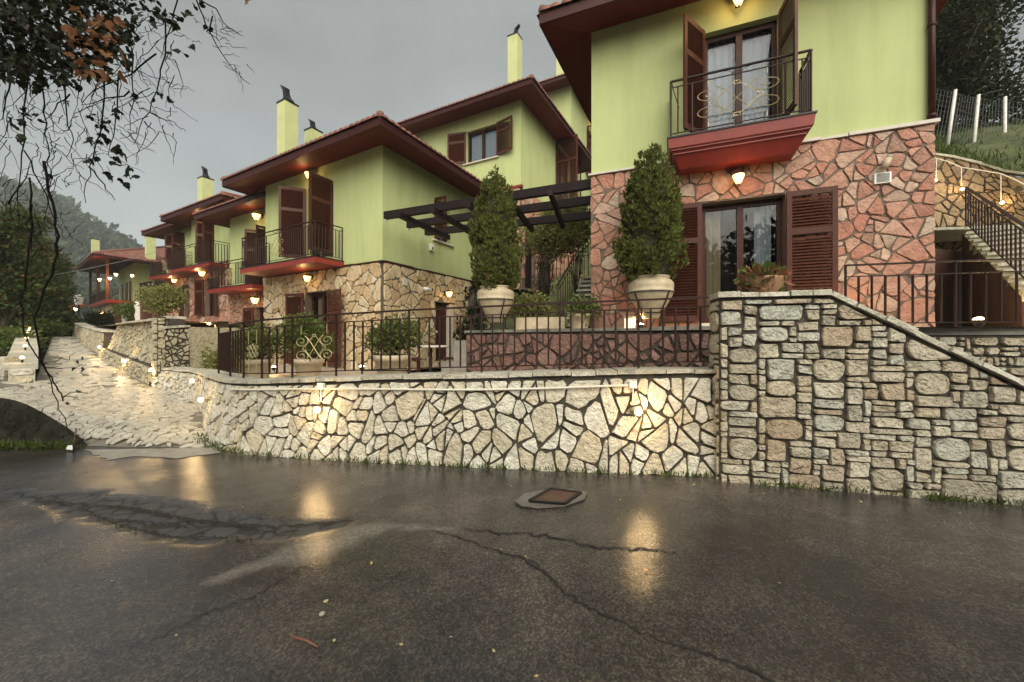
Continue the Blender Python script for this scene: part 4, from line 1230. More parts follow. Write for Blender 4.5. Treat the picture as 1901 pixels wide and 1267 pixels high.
gable_sides(H2, A2, e2, v2, L2, SL2, z02, zt2+.02, M['stucco'], skip=(0,1))
d0, dz1, _ = F2s.at(806,561); d1 = F2s.at(840,566)[0]
hd2 = (d0, d1, .8, dz1)
stonework(H2, F2, 0, L2, z02, zb2, [hl2], 290, M['tan'], M['mortar_tan'], 21, .025, .022)
stonework(H2, F2s, 0, SL2, z02, zb2, [hd2], 230, M['tan'], M['mortar_tan'], 22, .025, .022, limit=200)
ledge(H2, F2, -.02, L2+.1, zb2, M['fascia'], .09, 7); ledge(H2, F2s, .01, SL2, zb2, M['fascia'], .09, 7)
add_roof(H2, A2, e2, v2, L2, SL2, zt2, .95)
window(H2, F2, *hu2, curtains=((.1,.4,'curtain'),))
window(H2, F2, *hl2, curtains=((.0,.35,'curtain'),))
window(H2, F2s, *hs2, curtains=((0,1,'curtain'),))
shutters(H2, F2, *hu2, 128, 92, sw=(ub-ua)*.56)
shutters(H2, F2, la, lb, z02+.12, lzA, 172, 172, sw=F2.at(647,540)[0]-lb, off=.08)
shutters(H2, F2s, *hs2, 90, None, sw=(sw1-sw0)*.5)
MB().obox(F2s.pt(sw0-.1,swz0-.05,-.1), F2s.e*(sw1-sw0+.25), F2s.n*.2, (0,0,.05)).build('window_sill', M['sill'], H2)
dp2 = .95
ba, bb = F2.at(491,490,dp2)[0], F2.at(634,480,dp2)[0]
ba = F2.at(493,0)[0]+.02
balcony(H2, F2, max(ba,.25), F2.at(584,476,dp2)[0], F2.at(584,476,dp2)[1], dp2, 1.0, 'gold', False, sw=.42)
# side door
mb = MB()
dm = (hd2[0]+hd2[1])/2
mb.obox(F2s.pt(hd2[0]+.05,hd2[2],-.14), F2s.e*(hd2[1]-hd2[0]-.3), F2s.n*.05, (0,0,hd2[3]-hd2[2]-.06))
dr = mb.build('door', M['frame'], H2)
MB().obox(F2s.pt(hd2[1]-.24,hd2[2],-.2), F2s.e*.22, F2s.n*.27, (0,0,hd2[3]-hd2[2]-.02)).build('door_jamb', M['sill'], H2)
MB().tube([F2s.pt(hd2[0]+.2,1.75,-.09), F2s.pt(hd2[0]+.2,1.75,-.03)], .04, 8).build('door_handle', M['white'], dr, True)
chimney(H2, P(534,0,14.6)[:2], .52, 6.9, EYE+(HY-196)/FPX*14.6, e2, v2, 1.15)
chimney(H2, P(582,0,16.2)[:2], .50, 6.9, EYE+(HY-246)/FPX*16.2, e2, v2, .85)
wall_lamp(F2.pt(F2.at(583,330)[0], F2.at(583,327)[1], 0), F2.n, 'bell lamp above the balcony door of the tan stone house', 6, s=1.15)
wall_lamp(F2.pt(F2.at(585,515)[0], F2.at(585,517)[1], .08), F2.n, 'bell lamp on tan stone under the balcony', 6, s=1.15)
wall_lamp(F2s.pt(F2s.at(822,545)[0], F2s.at(822,545)[1], .08), F2s.n, 'bell lamp over the narrow brown side door', 6, s=1.15)
t = thing('security_camera', 'white bullet camera on the side wall of the tan stone house', 'camera', F2s.pt(F2s.at(778,537)[0], F2s.at(778,537)[1], .1))
p = F2s.pt(F2s.at(776,537)[0], F2s.at(776,537)[1], .25)
MB().tube([p, p+F2s.e*.32+Vector((0,0,-.01))], .055, 12).build('camera_body', M['white'], t, True)
MB().tube([p+F2s.e*.32, p+F2s.e*.4], .05, 12).build('camera_lens', M['black'], t, True)
MB().tube([p+F2s.e*.2, p+F2s.e*.2-F2s.n*.2], .02, 8).build('camera_mount', M['white'], t, True)
u, z, _ = F2s.at(799,460)
t = thing('alarm_box', 'small white alarm box on the green side wall', 'alarm', F2s.pt(u,z,0))
MB().obox(F2s.pt(u-.06,z-.10,.003), F2s.e*.13, F2s.n*.09, (0,0,.22)).build('alarm_case', M['white'], t)
MB().obox(F2s.pt(u-.03,z-.06,.093), F2s.e*.06, F2s.n*.015, (0,0,.06)).build('alarm_lens', M['redpaint'], t)
u, z, _ = F2s.at(747,525)
MB().obox(F2s.pt(u-.09,z-.09,.08), F2s.e*.18, F2s.n*.04, (0,0,.2)).build('vent_cover', M['sill'], H2)

# ================================================================ upper houses on the hillside
def corner_house(name, label, px, d, vp1, vp2, L, SL, ys, yb, z0, oh=.95, seed=1, group=None, base='pink'):
    e, v = dirs(vp1, vp2); B = P(px,0,d); B.z = 0; A = B - e*L
    F, Fs = Face(A, e, L), Face(B, v, SL); zb, zt = EYE+(HY-yb)/FPX*d, EYE+(HY-ys)/FPX*d
    return thing(name, label, 'house', A, group), e, v, A, B, F, Fs, zb, zt
H3, e3, v3, A3, B3, F3, F3s, zb3, zt3 = corner_house('hillside_house', 'green upper house with an open shuttered window above the pergola', 967, 16.5, -397, 1344, 8.0, 7.0, 186, 349, 3.9)
wa, wz1, _ = F3.at(866,246); wb = F3.at(923,233)[0]; wz0 = F3.at(868,305)[1]
mb = MB(); holed(mb, F3, 0, 8, zb3, zt3+.02, [(wa,wb,wz0,wz1)], 0)
sd0, sdz1, _ = F3s.at(1031,262); sd1 = F3s.at(1058,275)[0]; sdz0 = F3s.at(1031,345)[1]
holed(mb, F3s, 0, 7, zb3, zt3+.02, [(sd0,sd1,zb3+.15,sdz1)], 0); mb.build('wall', M['stucco'], H3)
gable_sides(H3, A3, e3, v3, 8, 7, 3.6, zt3+.02, M['stucco'], skip=(0,1))
stonework(H3, F3, 0, 8, 3.6, zb3, [], 150, M['pink'], M['mortar_pink'], 31, .03, .03, limit=60)
hd3 = (F3s.at(972,0)[0], F3s.at(992,0)[0], 3.7, F3s.at(975,415)[1])
stonework(H3, F3s, 0, 7, 3.6, zb3, [hd3], 150, M['pink'], M['mortar_pink'], 32, .03, .03, limit=120)
window(H3, F3s, *hd3, curtains=(), mull=False)
MB().obox(F3.pt(0,zb3,-.02), e3*8.1, F3.n*.14, (0,0,.10)).build('ledge', M['redpaint'], H3)
add_roof(H3, A3, e3, v3, 8, 7, zt3, .98)
window(H3, F3, wa, wb, wz0, wz1, curtains=((0,.45,'sheer'),(.5,1,'sheer')), gl='skyglass')
MB().obox(F3.pt(wa-.15,wz0-.06,-.1), e3*(wb-wa+.25), F3.n*.2, (0,0,.055)).build('window_sill', M['sill'], H3)
shutters(H3, F3, wa, wb, wz0, wz1, 165, 168, slats='each', sw=(wb-wa)*.55)
window(H3, F3s, sd0, sd1, zb3+.15, sdz1, curtains=((0,1,'curtain'),))
shutters(H3, F3s, sd0, sd1, zb3+.15, sdz1, 95, 170, slats='one', sw=(sd1-sd0)*.55)
balcony(H3, F3s, sd0-.5, sd1+.9, zb3+.12, .8, 1.0, 'gold', False, each=False)
chimney(H3, P(956,0,19.5)[:2], .54, 11.5, EYE+(HY-72)/FPX*19.5, e3, v3, .75, -1)
wall_lamp(F3s.pt(F3s.at(1022,420)[0], F3s.at(1022,420)[1], .08), F3s.n, 'bell lamp half hidden behind the shrub by the pergola', 45, s=1.5)
H4, e4, v4, A4, B4, F4, F4s, zb4, zt4 = corner_house('hillside_house', 'topmost green house peeking out beside the big roof', 1060, 23.5, -420, 1330, 8.0, 8.0, 159, 300, 8)
gable_sides(H4, A4, e4, v4, 8, 8, 6.5, zt4+.02, M['stucco'], skip=(1,))
dA = F4s.at(1089,235); dB = F4s.at(1104,0)[0]; hd4 = (dA[0], dB, F4s.at(1089,320)[1], dA[1])
mb = MB(); holed(mb, F4s, 0, 8, 6.5, zt4+.02, [hd4], 0); mb.build('wall', M['stucco'], H4)
window(H4, F4s, *hd4); shutters(H4, F4s, *hd4, 95, None, slats='one', sw=.5)
balcony(H4, F4s, hd4[0]-.3, hd4[1]+.3, hd4[2], .8, 1.0, 'gold', False, each=False)
add_roof(H4, A4, e4, v4, 8, 8, zt4, 1.0)
chimney(H4, P(1047,0,26)[:2], .8, 16.5, EYE+(HY-85)/FPX*26, e4, v4, 0)
wall_lamp(F4s.pt(F4s.at(1098,232)[0], F4s.at(1098,228)[1], 0), F4s.n, 'bell lamp on the topmost green house', 14, s=1.6)

# ================================================================ houses stepping up the driveway
def row_house(label, px0, d, Lw, Dp, ys, yb, z0, up, low, bal, stone, seed, nst, chim=None, lamps=(), lit=False):
    e, v = dirs(-290, 1322)
    A = P(px0,0,d); A.z = 0; F = Face(A, e, Lw); zb, zt = EYE+(HY-yb)/FPX*d, EYE+(HY-ys)/FPX*d
    H = thing('row_house', label, 'house', A, 'houses stepping up the driveway')
    u0, z1, _ = F.at(up[0],up[1]); u1 = F.at(up[2],0)[0]; zf = F.at(up[0],up[3])[1]
    hu = (u0,u1,zf,z1); holes_l = []
    if low:
        l0, lz1, _ = F.at(low[0],low[1]); l1 = F.at(low[2],0)[0]; lz0 = F.at(low[0],low[3])[1]; holes_l = [(l0,l1,lz0,lz1)]
    mb = MB(); holed(mb, F, 0, Lw, zb, zt+.02, [hu], 0); mb.build('wall', M['stucco'], H)
    gable_sides(H, A, e, v, Lw, Dp, z0, zt+.02, M['stucco'], skip=(0,))
    stonework(H, F, 0, Lw, z0, zb, holes_l, nst, M[stone], M['mortar_pink'], seed, .03, .035, limit=90)
    add_roof(H, A, e, v, Lw, Dp, zt, .95)
    window(H, F, *hu, curtains=((0,.5,'curtain'),)); sw = (u1-u0)*.6
    shutters(H, F, *hu, 128, 92, slats='one', sw=sw)
    if low:
        window(H, F, *holes_l[0], curtains=((0,.5,'curtain'),)); shutters(H, F, *holes_l[0], 165, 165, slats='one', sw=(l1-l0)*.55, off=.07)
    balcony(H, F, F.at(bal[0],0,.9)[0] if bal[0] > px0 else .1, F.at(bal[1],0,.9)[0], F.at(bal[1],bal[2],.9)[1], .9, 1.0, 'gold', False, each=False, sw=.4)
    if chim: chimney(H, P(chim[0],0,chim[1])[:2], chim[3], zt, EYE+(HY-chim[2])/FPX*chim[1], e, v, chim[4])
    for (px, py, lab, n_) in lamps: wall_lamp(F.pt(F.at(px,0)[0], F.at(px,py)[1], n_), F.n, lab, 9, s=1.5)
    return H, F
H5, F5 = row_house('green row house joined to the left of the tan stone house', 427, 17.1, 3.6, 6, 407, 545, .55, (481,428,500,541), (476,572,500,690), (425,468,527), 'pink', 41, 200, None,
    [(488,403,'bell lamp above the balcony next to the tan stone house',0),(489,557,'bell lamp low on pink stone beside the tan stone house',.08)])
H6, F6 = row_house('green row house with the tall balcony shutters and small chimney', 355, 20.5, 4.6, 6, 410, 497, 2.3, (385,412,398,492), (383,520,402,588), (354,388,487), 'pink', 42, 150, (382,23,334,.60,1.0),
    [(388,402,'bell lamp under the eave of the row house with a chimney',0),(389,508,'bell lamp on pink stone above the lower row window',.08)])
H7, F7 = row_house('farthest green row house with a low balcony', 308, 26, 4.2, 6, 436, 514, 2.2, (330,437,343,503), (345,530,354,590), (304,334,504), 'pink', 43, 90, None,
    [(335,521,'bell lamp below the farthest row house balcony',.08)])

# ================================================================ the lodge at the top of the driveway
LC = P(174,0,31); LC.z = 0
eL, vL = unit(10.6,-8), unit(1.8,4.3)
Ao = LC - eL*12
zE = EYE+(HY-470)/FPX*31; zB = EYE+(HY-553)/FPX*31
oh = 1.4; AL = Ao + eL*oh + vL*oh; LL, DL = 12-2*oh, 9-2*oh+3
LG = thing('lodge', 'two storey lodge with lit veranda and tiled roof at the top of the driveway', 'lodge', AL)
FL = Face(AL, eL, LL); BL = AL+eL*LL; FLs = Face(BL, vL, DL)
stonework(LG, FL, 0, LL, 1.2, zB-.25, [(LL-1.1,LL-.5,2.0,3.6),(LL-2.9,LL-2.3,2.0,3.6)], 150, M['tan'], M['mortar_tan'], 51, .03, .04, limit=60)
stonework(LG, FLs, 0, DL, 1.2, zB-.25, [], 150, M['tan'], M['mortar_tan'], 52, .03, .04, limit=60)
window(LG, FL, LL-1.1,LL-.5,2.0,3.6, mull=False); window(LG, FL, LL-2.9,LL-2.3,2.0,3.6, mull=False)
iL = 1.7
A_i = AL + eL*.2 + vL*iL*.3; 
gable_sides(LG, AL+vL*1.6+eL*.3, eL, vL, LL-1.9, DL-2, zB, zE+.1, M['stucco'])
for a_, b_ in ((2.2,3.1),(4.2,5.2)):
    q = Face(AL+vL*1.6+eL*.3+eL*(LL-1.9), vL, DL-2)
    MB().obox(q.pt(a_,zB,.005), vL*(b_-a_), q.n*.04, (0,0,2.1)).build('door', M['frame'], LG)
q2 = Face(AL+vL*1.6+eL*.3, eL, LL-1.9)
for a_ in (1.5,3.6,5.3): MB().obox(q2.pt(a_,zB,.005), eL*.9, q2.n*.04, (0,0,2.1)).build('door', M['frame'], LG)
MB().obox(AL - eL*.6 - vL*.6 + Vector((0,0,zB-.28)), eL*(LL+1.2), vL*(DL+.6), (0,0,.28)).build('veranda_floor', M['redpaint'], LG)
for u in (-.4, LL/2, LL+.4): MB().obox(FL.pt(u-.09,zB,.35), eL*.18, FL.n*.18, (0,0,zE-zB-.1)).build('veranda_post', M['wood'], LG)
for u in (3.2, 6.4): MB().obox(FLs.pt(u-.09,zB,.35), vL*.18, FLs.n*.18, (0,0,zE-zB-.1)).build('veranda_post', M['wood'], LG)
railing(LG, [FL.pt(-.4,zB,.45), FL.pt(LL+.45,zB,.45), FLs.pt(3.2,zB,.45), FLs.pt(6.4,zB,.45)], .95, .16, each=False, name='veranda_railing', mt='iron')
add_roof(LG, AL, eL, vL, LL, DL, zE, oh, .42, True, .2)
chimney(LG, P(177,0,38)[:2], .55, 8.5, EYE+(HY-446)/FPX*38, eL, vL, 0)
chimney(LG, P(279,0,35)[:2], .66, 8.5, EYE+(HY-442)/FPX*35, eL, vL, 0)
for px, py, lab in ((187,519,'veranda lamp beside the left post of the lodge'),(206,517,'veranda lamp in the middle of the lodge'),(217,510,'higher veranda lamp next to the middle one'),(247,512,'veranda lamp on the green wall of the lodge')):
    q = P(px,py,32.3 if px < 240 else 33.0); wall_lamp(q, (.5,-.85,0), lab, 75, 'lamps on the lodge', 1.3)
wall_lamp(P(143,574,29.0), (.5,-.85,0), 'lamp at the lodge corner under the small canopy', 35, 'lamps on the lodge', 1.3)
wall_lamp(P(187,581,31.2), (.8,-.5,0), 'lamp on lodge stone beneath the veranda', 35, 'lamps on the lodge', 1.3)
t = thing('lodge_canopy', 'small red canopy on the lodge corner', 'canopy', P(140,568,29.6))
MB().extrude([P(121,570,30.2), P(152,562,29.2), P(158,566,31)], (0,0,-.18)).build('canopy_roof', M['redpaint'], t)
MB().bar(P(131,572,30), P(131,618,30), .12, .12, (0,1,0)).build('canopy_post', M['wood'], t)
t = thing('lantern_post', 'white lantern standing near the lodge canopy', 'lantern', P(146,568,28.4))
MB().lathe([(.0,0),(.18,0),(.26,.5),(.28,.62),(.0,.75)], 6, P(146,566,28.4)).build('lantern_glass', M['white'], t)
MB().bar(P(146,566,28.4), P(146,612,28.4), .07, .07, (0,1,0)).build('lantern_pole', M['black'], t)
t = thing('terrace_awning', 'dark flat awning between the lodge and the row houses', 'awning', P(280,530,27.5))
MB().extrude([P(256,527,28), P(306,517,26.5), P(306,526,26.3), P(262,531,27.8)], (.4,1.5,0)).build('awning_roof', M['beam'], t)
MB().bar(P(263,530,27.8), P(263,600,27.8), .14, .14, (0,1,0)).build('awning_post', M['beam'], t)

# ================================================================ WALLS
def caps(root, pts, depth, n, seed, th=.06, over=.05, mt='cap', inward=None):
    """flat capping stones along a top line"""
    p_ = Path(pts, 2); rg = random.Random(seed)
    k = [0]; 
    for i in range(n): k.append(k[-1] + rg.uniform(.6,1.5))
    k = [a/k[-1] for a in k]
    for a, b in zip(k, k[1:]):
        m = MB(); A_, B_ = p_.at(a), p_.at(b); t = (B_-A_).normalized(); nn = Vector((t.y,-t.x,0)).normalized()
        g = .006; o1, o2 = over*rg.uniform(.6,1.3), over*rg.uniform(.6,1.3); dz = rg.uniform(-.006,.008); h_ = th*rg.uniform(.85,1.15)
        A2_, B2_ = A_+t*g, B_-t*g; mid = p_.at((a+b)/2); 
        o3 = over*rg.uniform(.6,1.4)
        fr = [A2_+nn*o1, mid+nn*o3, B2_+nn*o2]; bk = [B2_-nn*depth, mid-nn*depth, A2_-nn*depth]
        lo = [q+Vector((0,0,dz)) for q in fr+bk]; hi = [q+Vector((rg.uniform(-.006,.006),rg.uniform(-.006,.006),dz+h_)) for q in fr+bk]
        n0 = len(m.v); m.v += [tuple(q) for q in lo+hi]
        m.f += [(5,4,3,2,1,0),(6,7,8,9,10,11)] + [(i,(i+1)%6,6+(i+1)%6,6+i) for i in range(6)]
        m.build('cap_stone', M[mt], root, False, True)
# curved front wall
FW = thing('retaining_wall', 'long curved wall of cream crazy stone facing the road', 'stone wall', front_base[3])
wf = WallFace([p for p in front_base][::-1], [p for p in front_top][::-1], 2)
wf.backing('mortar_bed', FW, M['mortar'], .35, 70)
rg = random.Random(77)
polys = [p for _, p in crazy(.02, wf.L-.02, .02, wf.H-.03, 400, rg, .019)]
polys = [p for p in polys if abs(area(p)) > .0012]
lay_stones(polys, wf.fn, FW, M['cream'], .035, 'stone', 300, rg)
caps(FW, [p for p in front_top][::-1], .34, 30, 5, .05, .055)
# pieces nailed along it
t = thing('conduit', 'pale conduit running under the capping of the curved wall', 'conduit', front_top[3])
fa = wf
U = lambda px, py: None
tp = Path([q for q in front_top][::-1], 2)
def on_front(px, n=.05):
    best = min((abs((wf.fn(wf.L*k/400, wf.H*.5, n).x/wf.fn(wf.L*k/400, wf.H*.5, n).y) - (px-CX)/FPX), k) for k in range(401)); return wf.L*best[1]/400
CU0, CU1 = on_front(418), on_front(1172)
cpts = []
for i in range(60):
    x = lerp(CU0, CU1, i/59); u = x/wf.L
    cpts.append(wf.fn(x, wf.H-.10+.02*math.sin(u*14), .065))
MB().tube(cpts, .014, 6).build('conduit_pipe', M['cream_pipe'], t, True)
def front_at(px, py, n=.06):
    x = on_front(px); d = wf.fn(x, wf.H*.5, n).y; z = EYE+(HY-py)/FPX*d; a, b = wf.fn(x,0,n).z, wf.fn(x,wf.H,n).z
    y = (z-a)/(b-a)*wf.H; return wf.fn(x,y,n), (wf.fn(x,y,n+.1)-wf.fn(x,y,n)).normalized()
for px, py, lab in ((1172,715,'white junction box at the right end of the conduit'),(593,718,'white junction box in the middle of the conduit')):
    p, n = front_at(px, py, .05); t = thing('junction_box', lab, 'junction box', p)
    tx = Vector((-n.y, n.x, 0)).normalized(); s_ = .042
    MB().obox(p - tx*s_ - Vector((0,0,s_)), tx*2*s_, n*.05, (0,0,2*s_)).build('box_case', M['white'], t)
    MB().tube([p + n*.03 - Vector((0,0,s_)), p + n*.03 - Vector((0,0,.21))], .009, 6).build('drop_pipe', M['cream_pipe'], t, True)
for px, py, lab, pw in ((1174,762,'bulb lamp on the road wall below the right junction box',8),(592,758,'bulb lamp on the road wall below the middle junction box',8),(386,741,'bulb lamp at the rounded corner of the road wall, lower one',4),(370,706,'bulb lamp at the rounded corner of the road wall, upper one',4)):
    p, n = front_at(px, py, .05)
    if px > 1000: n = (n + Vector((.5,0,0))).normalized()
    if px == 592: n = (n + Vector((.3,0,0))).normalized()
    bulb_lamp(p, n, lab, pw, s=.72)
tufts('wall_weeds', [tuple(wf.fn(wf.L*u, 0, .06+.03*rng.random())+Vector((0,0,.05))) for u in np.linspace(.42,.995,110) if rng.random() < .6], 16, .065, 'small weeds at the foot of the stone walls', 8)

# tall coursed wall on the right with the sloping top
eR = unit(.973,-.230); AR = Vector((2.305,4.30,0)); FR = Face(AR, eR, 3.6); LR = 3.6
z_top = 2.03; uk = FR.at(1540,545)[0]; z_end = FR.at(1901,722)[1]; ue = FR.at(1901,722)[0]
sl = (z_top-z_end)/(ue-uk)
topz = lambda u: z_top if u <= uk else z_top - sl*(u-uk)
RW = thing('retaining_wall', 'tall squared rubble wall with a sloping top at the right of the road', 'stone wall', AR)
mb = MB()
out = [(0,-.06),(LR,-.06),(LR,topz(LR)),(uk,z_top),(0,z_top)]
mb.extrude([FR.pt(u,z,0) for u, z in out], -FR.n*.4); mb.build('mortar_bed', M['mortar'], RW)
rg = random.Random(15)
polys = courses(.0, LR, -.03, z_top-.03, .074, .058, rg, .006, 5, 4, .12)
nx_, ny_ = sl/math.hypot(sl,1), 1/math.hypot(sl,1)
pp = []
for p in polys:
    q = clip(p, nx_, ny_, nx_*uk + ny_*(z_top-.045)) if max(a[0] for a in p) > uk else p
    if len(q) >= 3 and abs(area(q)) > .0012: pp.append(q)
lay_stones(pp, lambda x, y, n: FR.pt(x, y, n), RW, M['rubble'], .04, 'stone', 300, rg, ch=.13, jit=.018)
# quoin faces on the wall's left end
FRe = Face(FR.pt(0,0,-.4), -FR.n*-1, .4)
lay_stones([p for p in courses(0,.38,-.03,z_top-.03,.06,.06,rg,.016,6,4,.2)], lambda x, y, n: FR.pt(-n, y, -.4+x), RW, M['rubble'], .02, 'stone', 60, rg)
cp = [FR.pt(-.03,z_top,.0), FR.pt(uk*.5,z_top,0), FR.pt(uk,z_top,0)]
M['concrete_dark'] = mat('mossy_dark_concrete', (.12,.11,.085), .7, .5, 5, .6, 40)
def caps_line(root, a, b, n, seed, depth=.42, over=.06, th=.05, mt='cap'):
    rg = random.Random(seed); k = [0]
    for i in range(n): k.append(k[-1]+rg.uniform(.5,1.6))
    k = [x/k[-1] for x in k]; t = (b-a); nn = Vector((t.y,-t.x,0)).normalized(); upv = t.normalized().cross(nn)*-1
    if upv.z < 0: upv = -upv
    for x, y in zip(k, k[1:]):
        m = MB(); p, q = a.lerp(b,x)+t.normalized()*.005, a.lerp(b,y)-t.normalized()*.005; o = over*rg.uniform(.6,1.3); h_ = th*rg.uniform(.8,1.25)
        m.hexa([p+nn*o, q+nn*o*rg.uniform(.8,1.2), q-nn*depth, p-nn*depth, p+nn*(o-.012)+upv*h_, q+nn*(o-.012)+upv*h_*rg.uniform(.9,1.1), q-nn*depth+upv*h_, p-nn*depth+upv*h_])
        m.build('cap_stone', M[mt], root, False, True)
caps_line(RW, FR.pt(-.035,z_top,0), FR.pt(uk,z_top,0), 5, 4); caps_line(RW, FR.pt(uk,z_top,0), FR.pt(LR,topz(LR),0), 11, 5)
tufts('wall_foot_weeds', [tuple(FR.pt(u, .0, .06)) for u in np.linspace(.1,3.4,60) if rng.random() < .55] + [tuple(FR.pt(1.93,0,.08))]*6, 16, .07, 'weeds at the foot of the squared rubble wall', 9)

# second wall behind it, carrying the right railing
R2a, R2b = P(1560,0,5.35), P(1990,0,4.75); R2a.z = R2b.z = 0
e_ = (R2b-R2a).normalized(); F6w = Face(R2a, e_, (R2b-R2a).length+1.2); L6 = F6w.L
SW = thing('retaining_wall', 'short rubble wall carrying the right railing, behind the sloping wall', 'stone wall', R2a)
MB().obox(F6w.pt(0,0,-.3), e_*L6, F6w.n*.3, (0,0,1.62)).build('mortar_bed', M['mortar'], SW)
rg = random.Random(25)
lay_stones(courses(0,L6,.4,1.60,.07,.062,rg,.016,6,4,.12), lambda x, y, n: F6w.pt(x,y,n), SW, M['rubble'], .04, 'stone', 300, rg)
MB().obox(F6w.pt(-.05,1.622,-.5), e_*(L6+.1), F6w.n*.53, (0,0,.09)).build('concrete_edge', M['concrete'], SW)
# link wall from the tall wall back to the terrace (left end faces)
# weathered pink wall under the upper terrace
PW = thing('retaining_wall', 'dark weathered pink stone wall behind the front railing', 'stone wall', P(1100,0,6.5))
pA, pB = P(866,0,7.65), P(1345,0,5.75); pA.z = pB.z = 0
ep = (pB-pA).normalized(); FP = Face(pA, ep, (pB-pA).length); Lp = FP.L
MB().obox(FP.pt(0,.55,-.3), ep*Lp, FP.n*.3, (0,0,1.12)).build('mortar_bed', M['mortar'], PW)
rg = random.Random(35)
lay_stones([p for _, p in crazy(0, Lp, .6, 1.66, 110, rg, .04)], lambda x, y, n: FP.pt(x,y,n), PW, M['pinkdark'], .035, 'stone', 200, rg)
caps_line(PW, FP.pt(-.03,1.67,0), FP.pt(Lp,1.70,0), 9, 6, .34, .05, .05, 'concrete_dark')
steps = [(842,636,7.75),(800,672,7.9),(776,690,8.05)]
zs_ = [1.52,1.08,.84]; u0 = 0
for (px, py, d), z in zip(steps, zs_):
    u1 = u0 - .30
    MB().obox(FP.pt(u1,.5,-1.1), ep*(u0-u1-.004), FP.n*1.1, (0,0,z-.5)).build('step', M['concrete'], PW); u0 = u1

# driveway walls
def plain_wall(label, base, top, n, seed, mt='cream', mo='mortar', thick=.35, h=.03, gap=.035, capn=0, sm=0, cat='stone wall', lim=300, wv=.9):
    w = thing('retaining_wall', label, cat, base[0]); f = WallFace(base, top, sm); f.backing('mortar_bed', w, M[mo], thick, 30)
    rg = random.Random(seed)
    lay_stones([p for _, p in crazy(.01, f.L-.01, .01, f.H-.02, n, rg, gap)], f.fn, w, M[mt], h, 'stone', lim, rg)
    if capn: caps(w, top, thick, capn, seed, .06, .06)
    return w, f
M['drive'] = stone_mat('driveway_wall_stone', [(.45,.40,.27),(.52,.47,.34),(.40,.35,.23),(.49,.44,.31)], .68, .7, 15, (.16,.13,.08), .5)
def dp(x, y, z=None): return Vector((x, y, drive_z(x,y)-.06 if z is None else z))
pl_b = [dp(-14.1,13.2), dp(-11.2,11.15), dp(-8.95,9.55)]
pl_t = [Vector((-14.05,13.32,1.22)), Vector((-11.15,11.27,.98)), Vector((-8.9,9.67,.83))]
PWl, plf = plain_wall('low plinth wall with lamps climbing beside the driveway', pl_b, pl_t, 230, 61, 'drive', capn=0, lim=180)
tw_b = [Vector((-14.0,13.45,1.15)), Vector((-11.1,11.4,.93)), Vector((-8.85,9.80,.78))]
tw_t = [Vector((-13.75,13.55,2.0)), Vector((-10.95,11.5,2.03)), Vector((-8.75,9.9,2.06))]
TWl, twf = plain_wall('tall cream wall standing on the plinth beside the driveway', tw_b, tw_t, 260, 62, 'drive', capn=9, lim=200)
far_b = [dp(-24,21.2), dp(-19,17.1), dp(-14.15,13.4)]; far_t = [Vector((-24,21.3,2.3)), Vector((-19,17.2,2.0)), Vector((-14.15,13.45,1.75))]
FWl, fwf = plain_wall('far low wall by the bend at the top of the driveway', far_b, far_t, 120, 63, 'drive', capn=6, lim=60)
# rough pillar between the two parts
PI = thing('stone_pillar', 'rough stone pillar between the two driveway walls', 'pillar', dp(-8.75,9.5))
ep2 = unit(.80,-.60); FPi = Face(Vector((-8.90,9.63,0)), ep2, .36)
MB().obox(FPi.pt(0,.25,-.16), ep2*.36, FPi.n*.16, (0,0,1.83)).build('mortar_bed', M['mortar'], PI)
rg = random.Random(64)
lay_stones(courses(0,.36,.3,2.06,.085,.08,rg,.014,3,2,.2), lambda x, y, n: FPi.pt(x,y,n), PI, M['drive'], .05, 'stone', 60, rg)
FPs = Face(FPi.pt(.36,0,0), -FPi.n, .16)
lay_stones(courses(0,.155,.3,2.06,.075,.085,rg,.014,2,2,.2), lambda x, y, n: FPs.pt(x,y,n), PI, M['drive'], .04, 'stone', 60, rg)
# second section with its own cap, beside the steps
s2b = [P(297,690,9.42), P(352,684,9.95)]; s2t = [P(297,611,9.46), P(352,608,10.0)]
S2, s2f = plain_wall('square cream wall end beside the grille and the steps', s2b, s2t, 60, 65, 'drive', capn=3, lim=60)
MB().obox(P(352,684,9.97), Vector((.7,1.5,0)), Vector((-.25,.0,0)), (0,0,1.06)).build('return_wall', M['drive'], S2)
def stone_on(fc, u0, u1, z0, z1, n, root, mt, seed, h=.03):
    rg = random.Random(seed); lay_stones([p for _, p in cells(u0,u1,z0,z1,n,rg,.03,.9,4)], lambda x, y, q: fc.pt(x,y,q), root, M[mt], h, 'stone', 60, rg)
# steps up to the row houses
ST = thing('stone_steps', 'stone steps climbing behind the grille to the row houses', 'steps', P(380,640,12.5))
es = unit(.865,-.5)
for i in range(7):
    p = P(354,0,12.2+i*.34); p.z = 1.05 + i*.17
    MB().obox(p - Vector((0,0,.9)), Vector((1.05,-.35,0))*1.05, Vector((.25,.9,0))*.4, (0,0,.9)).build('step', M['drive'], ST)
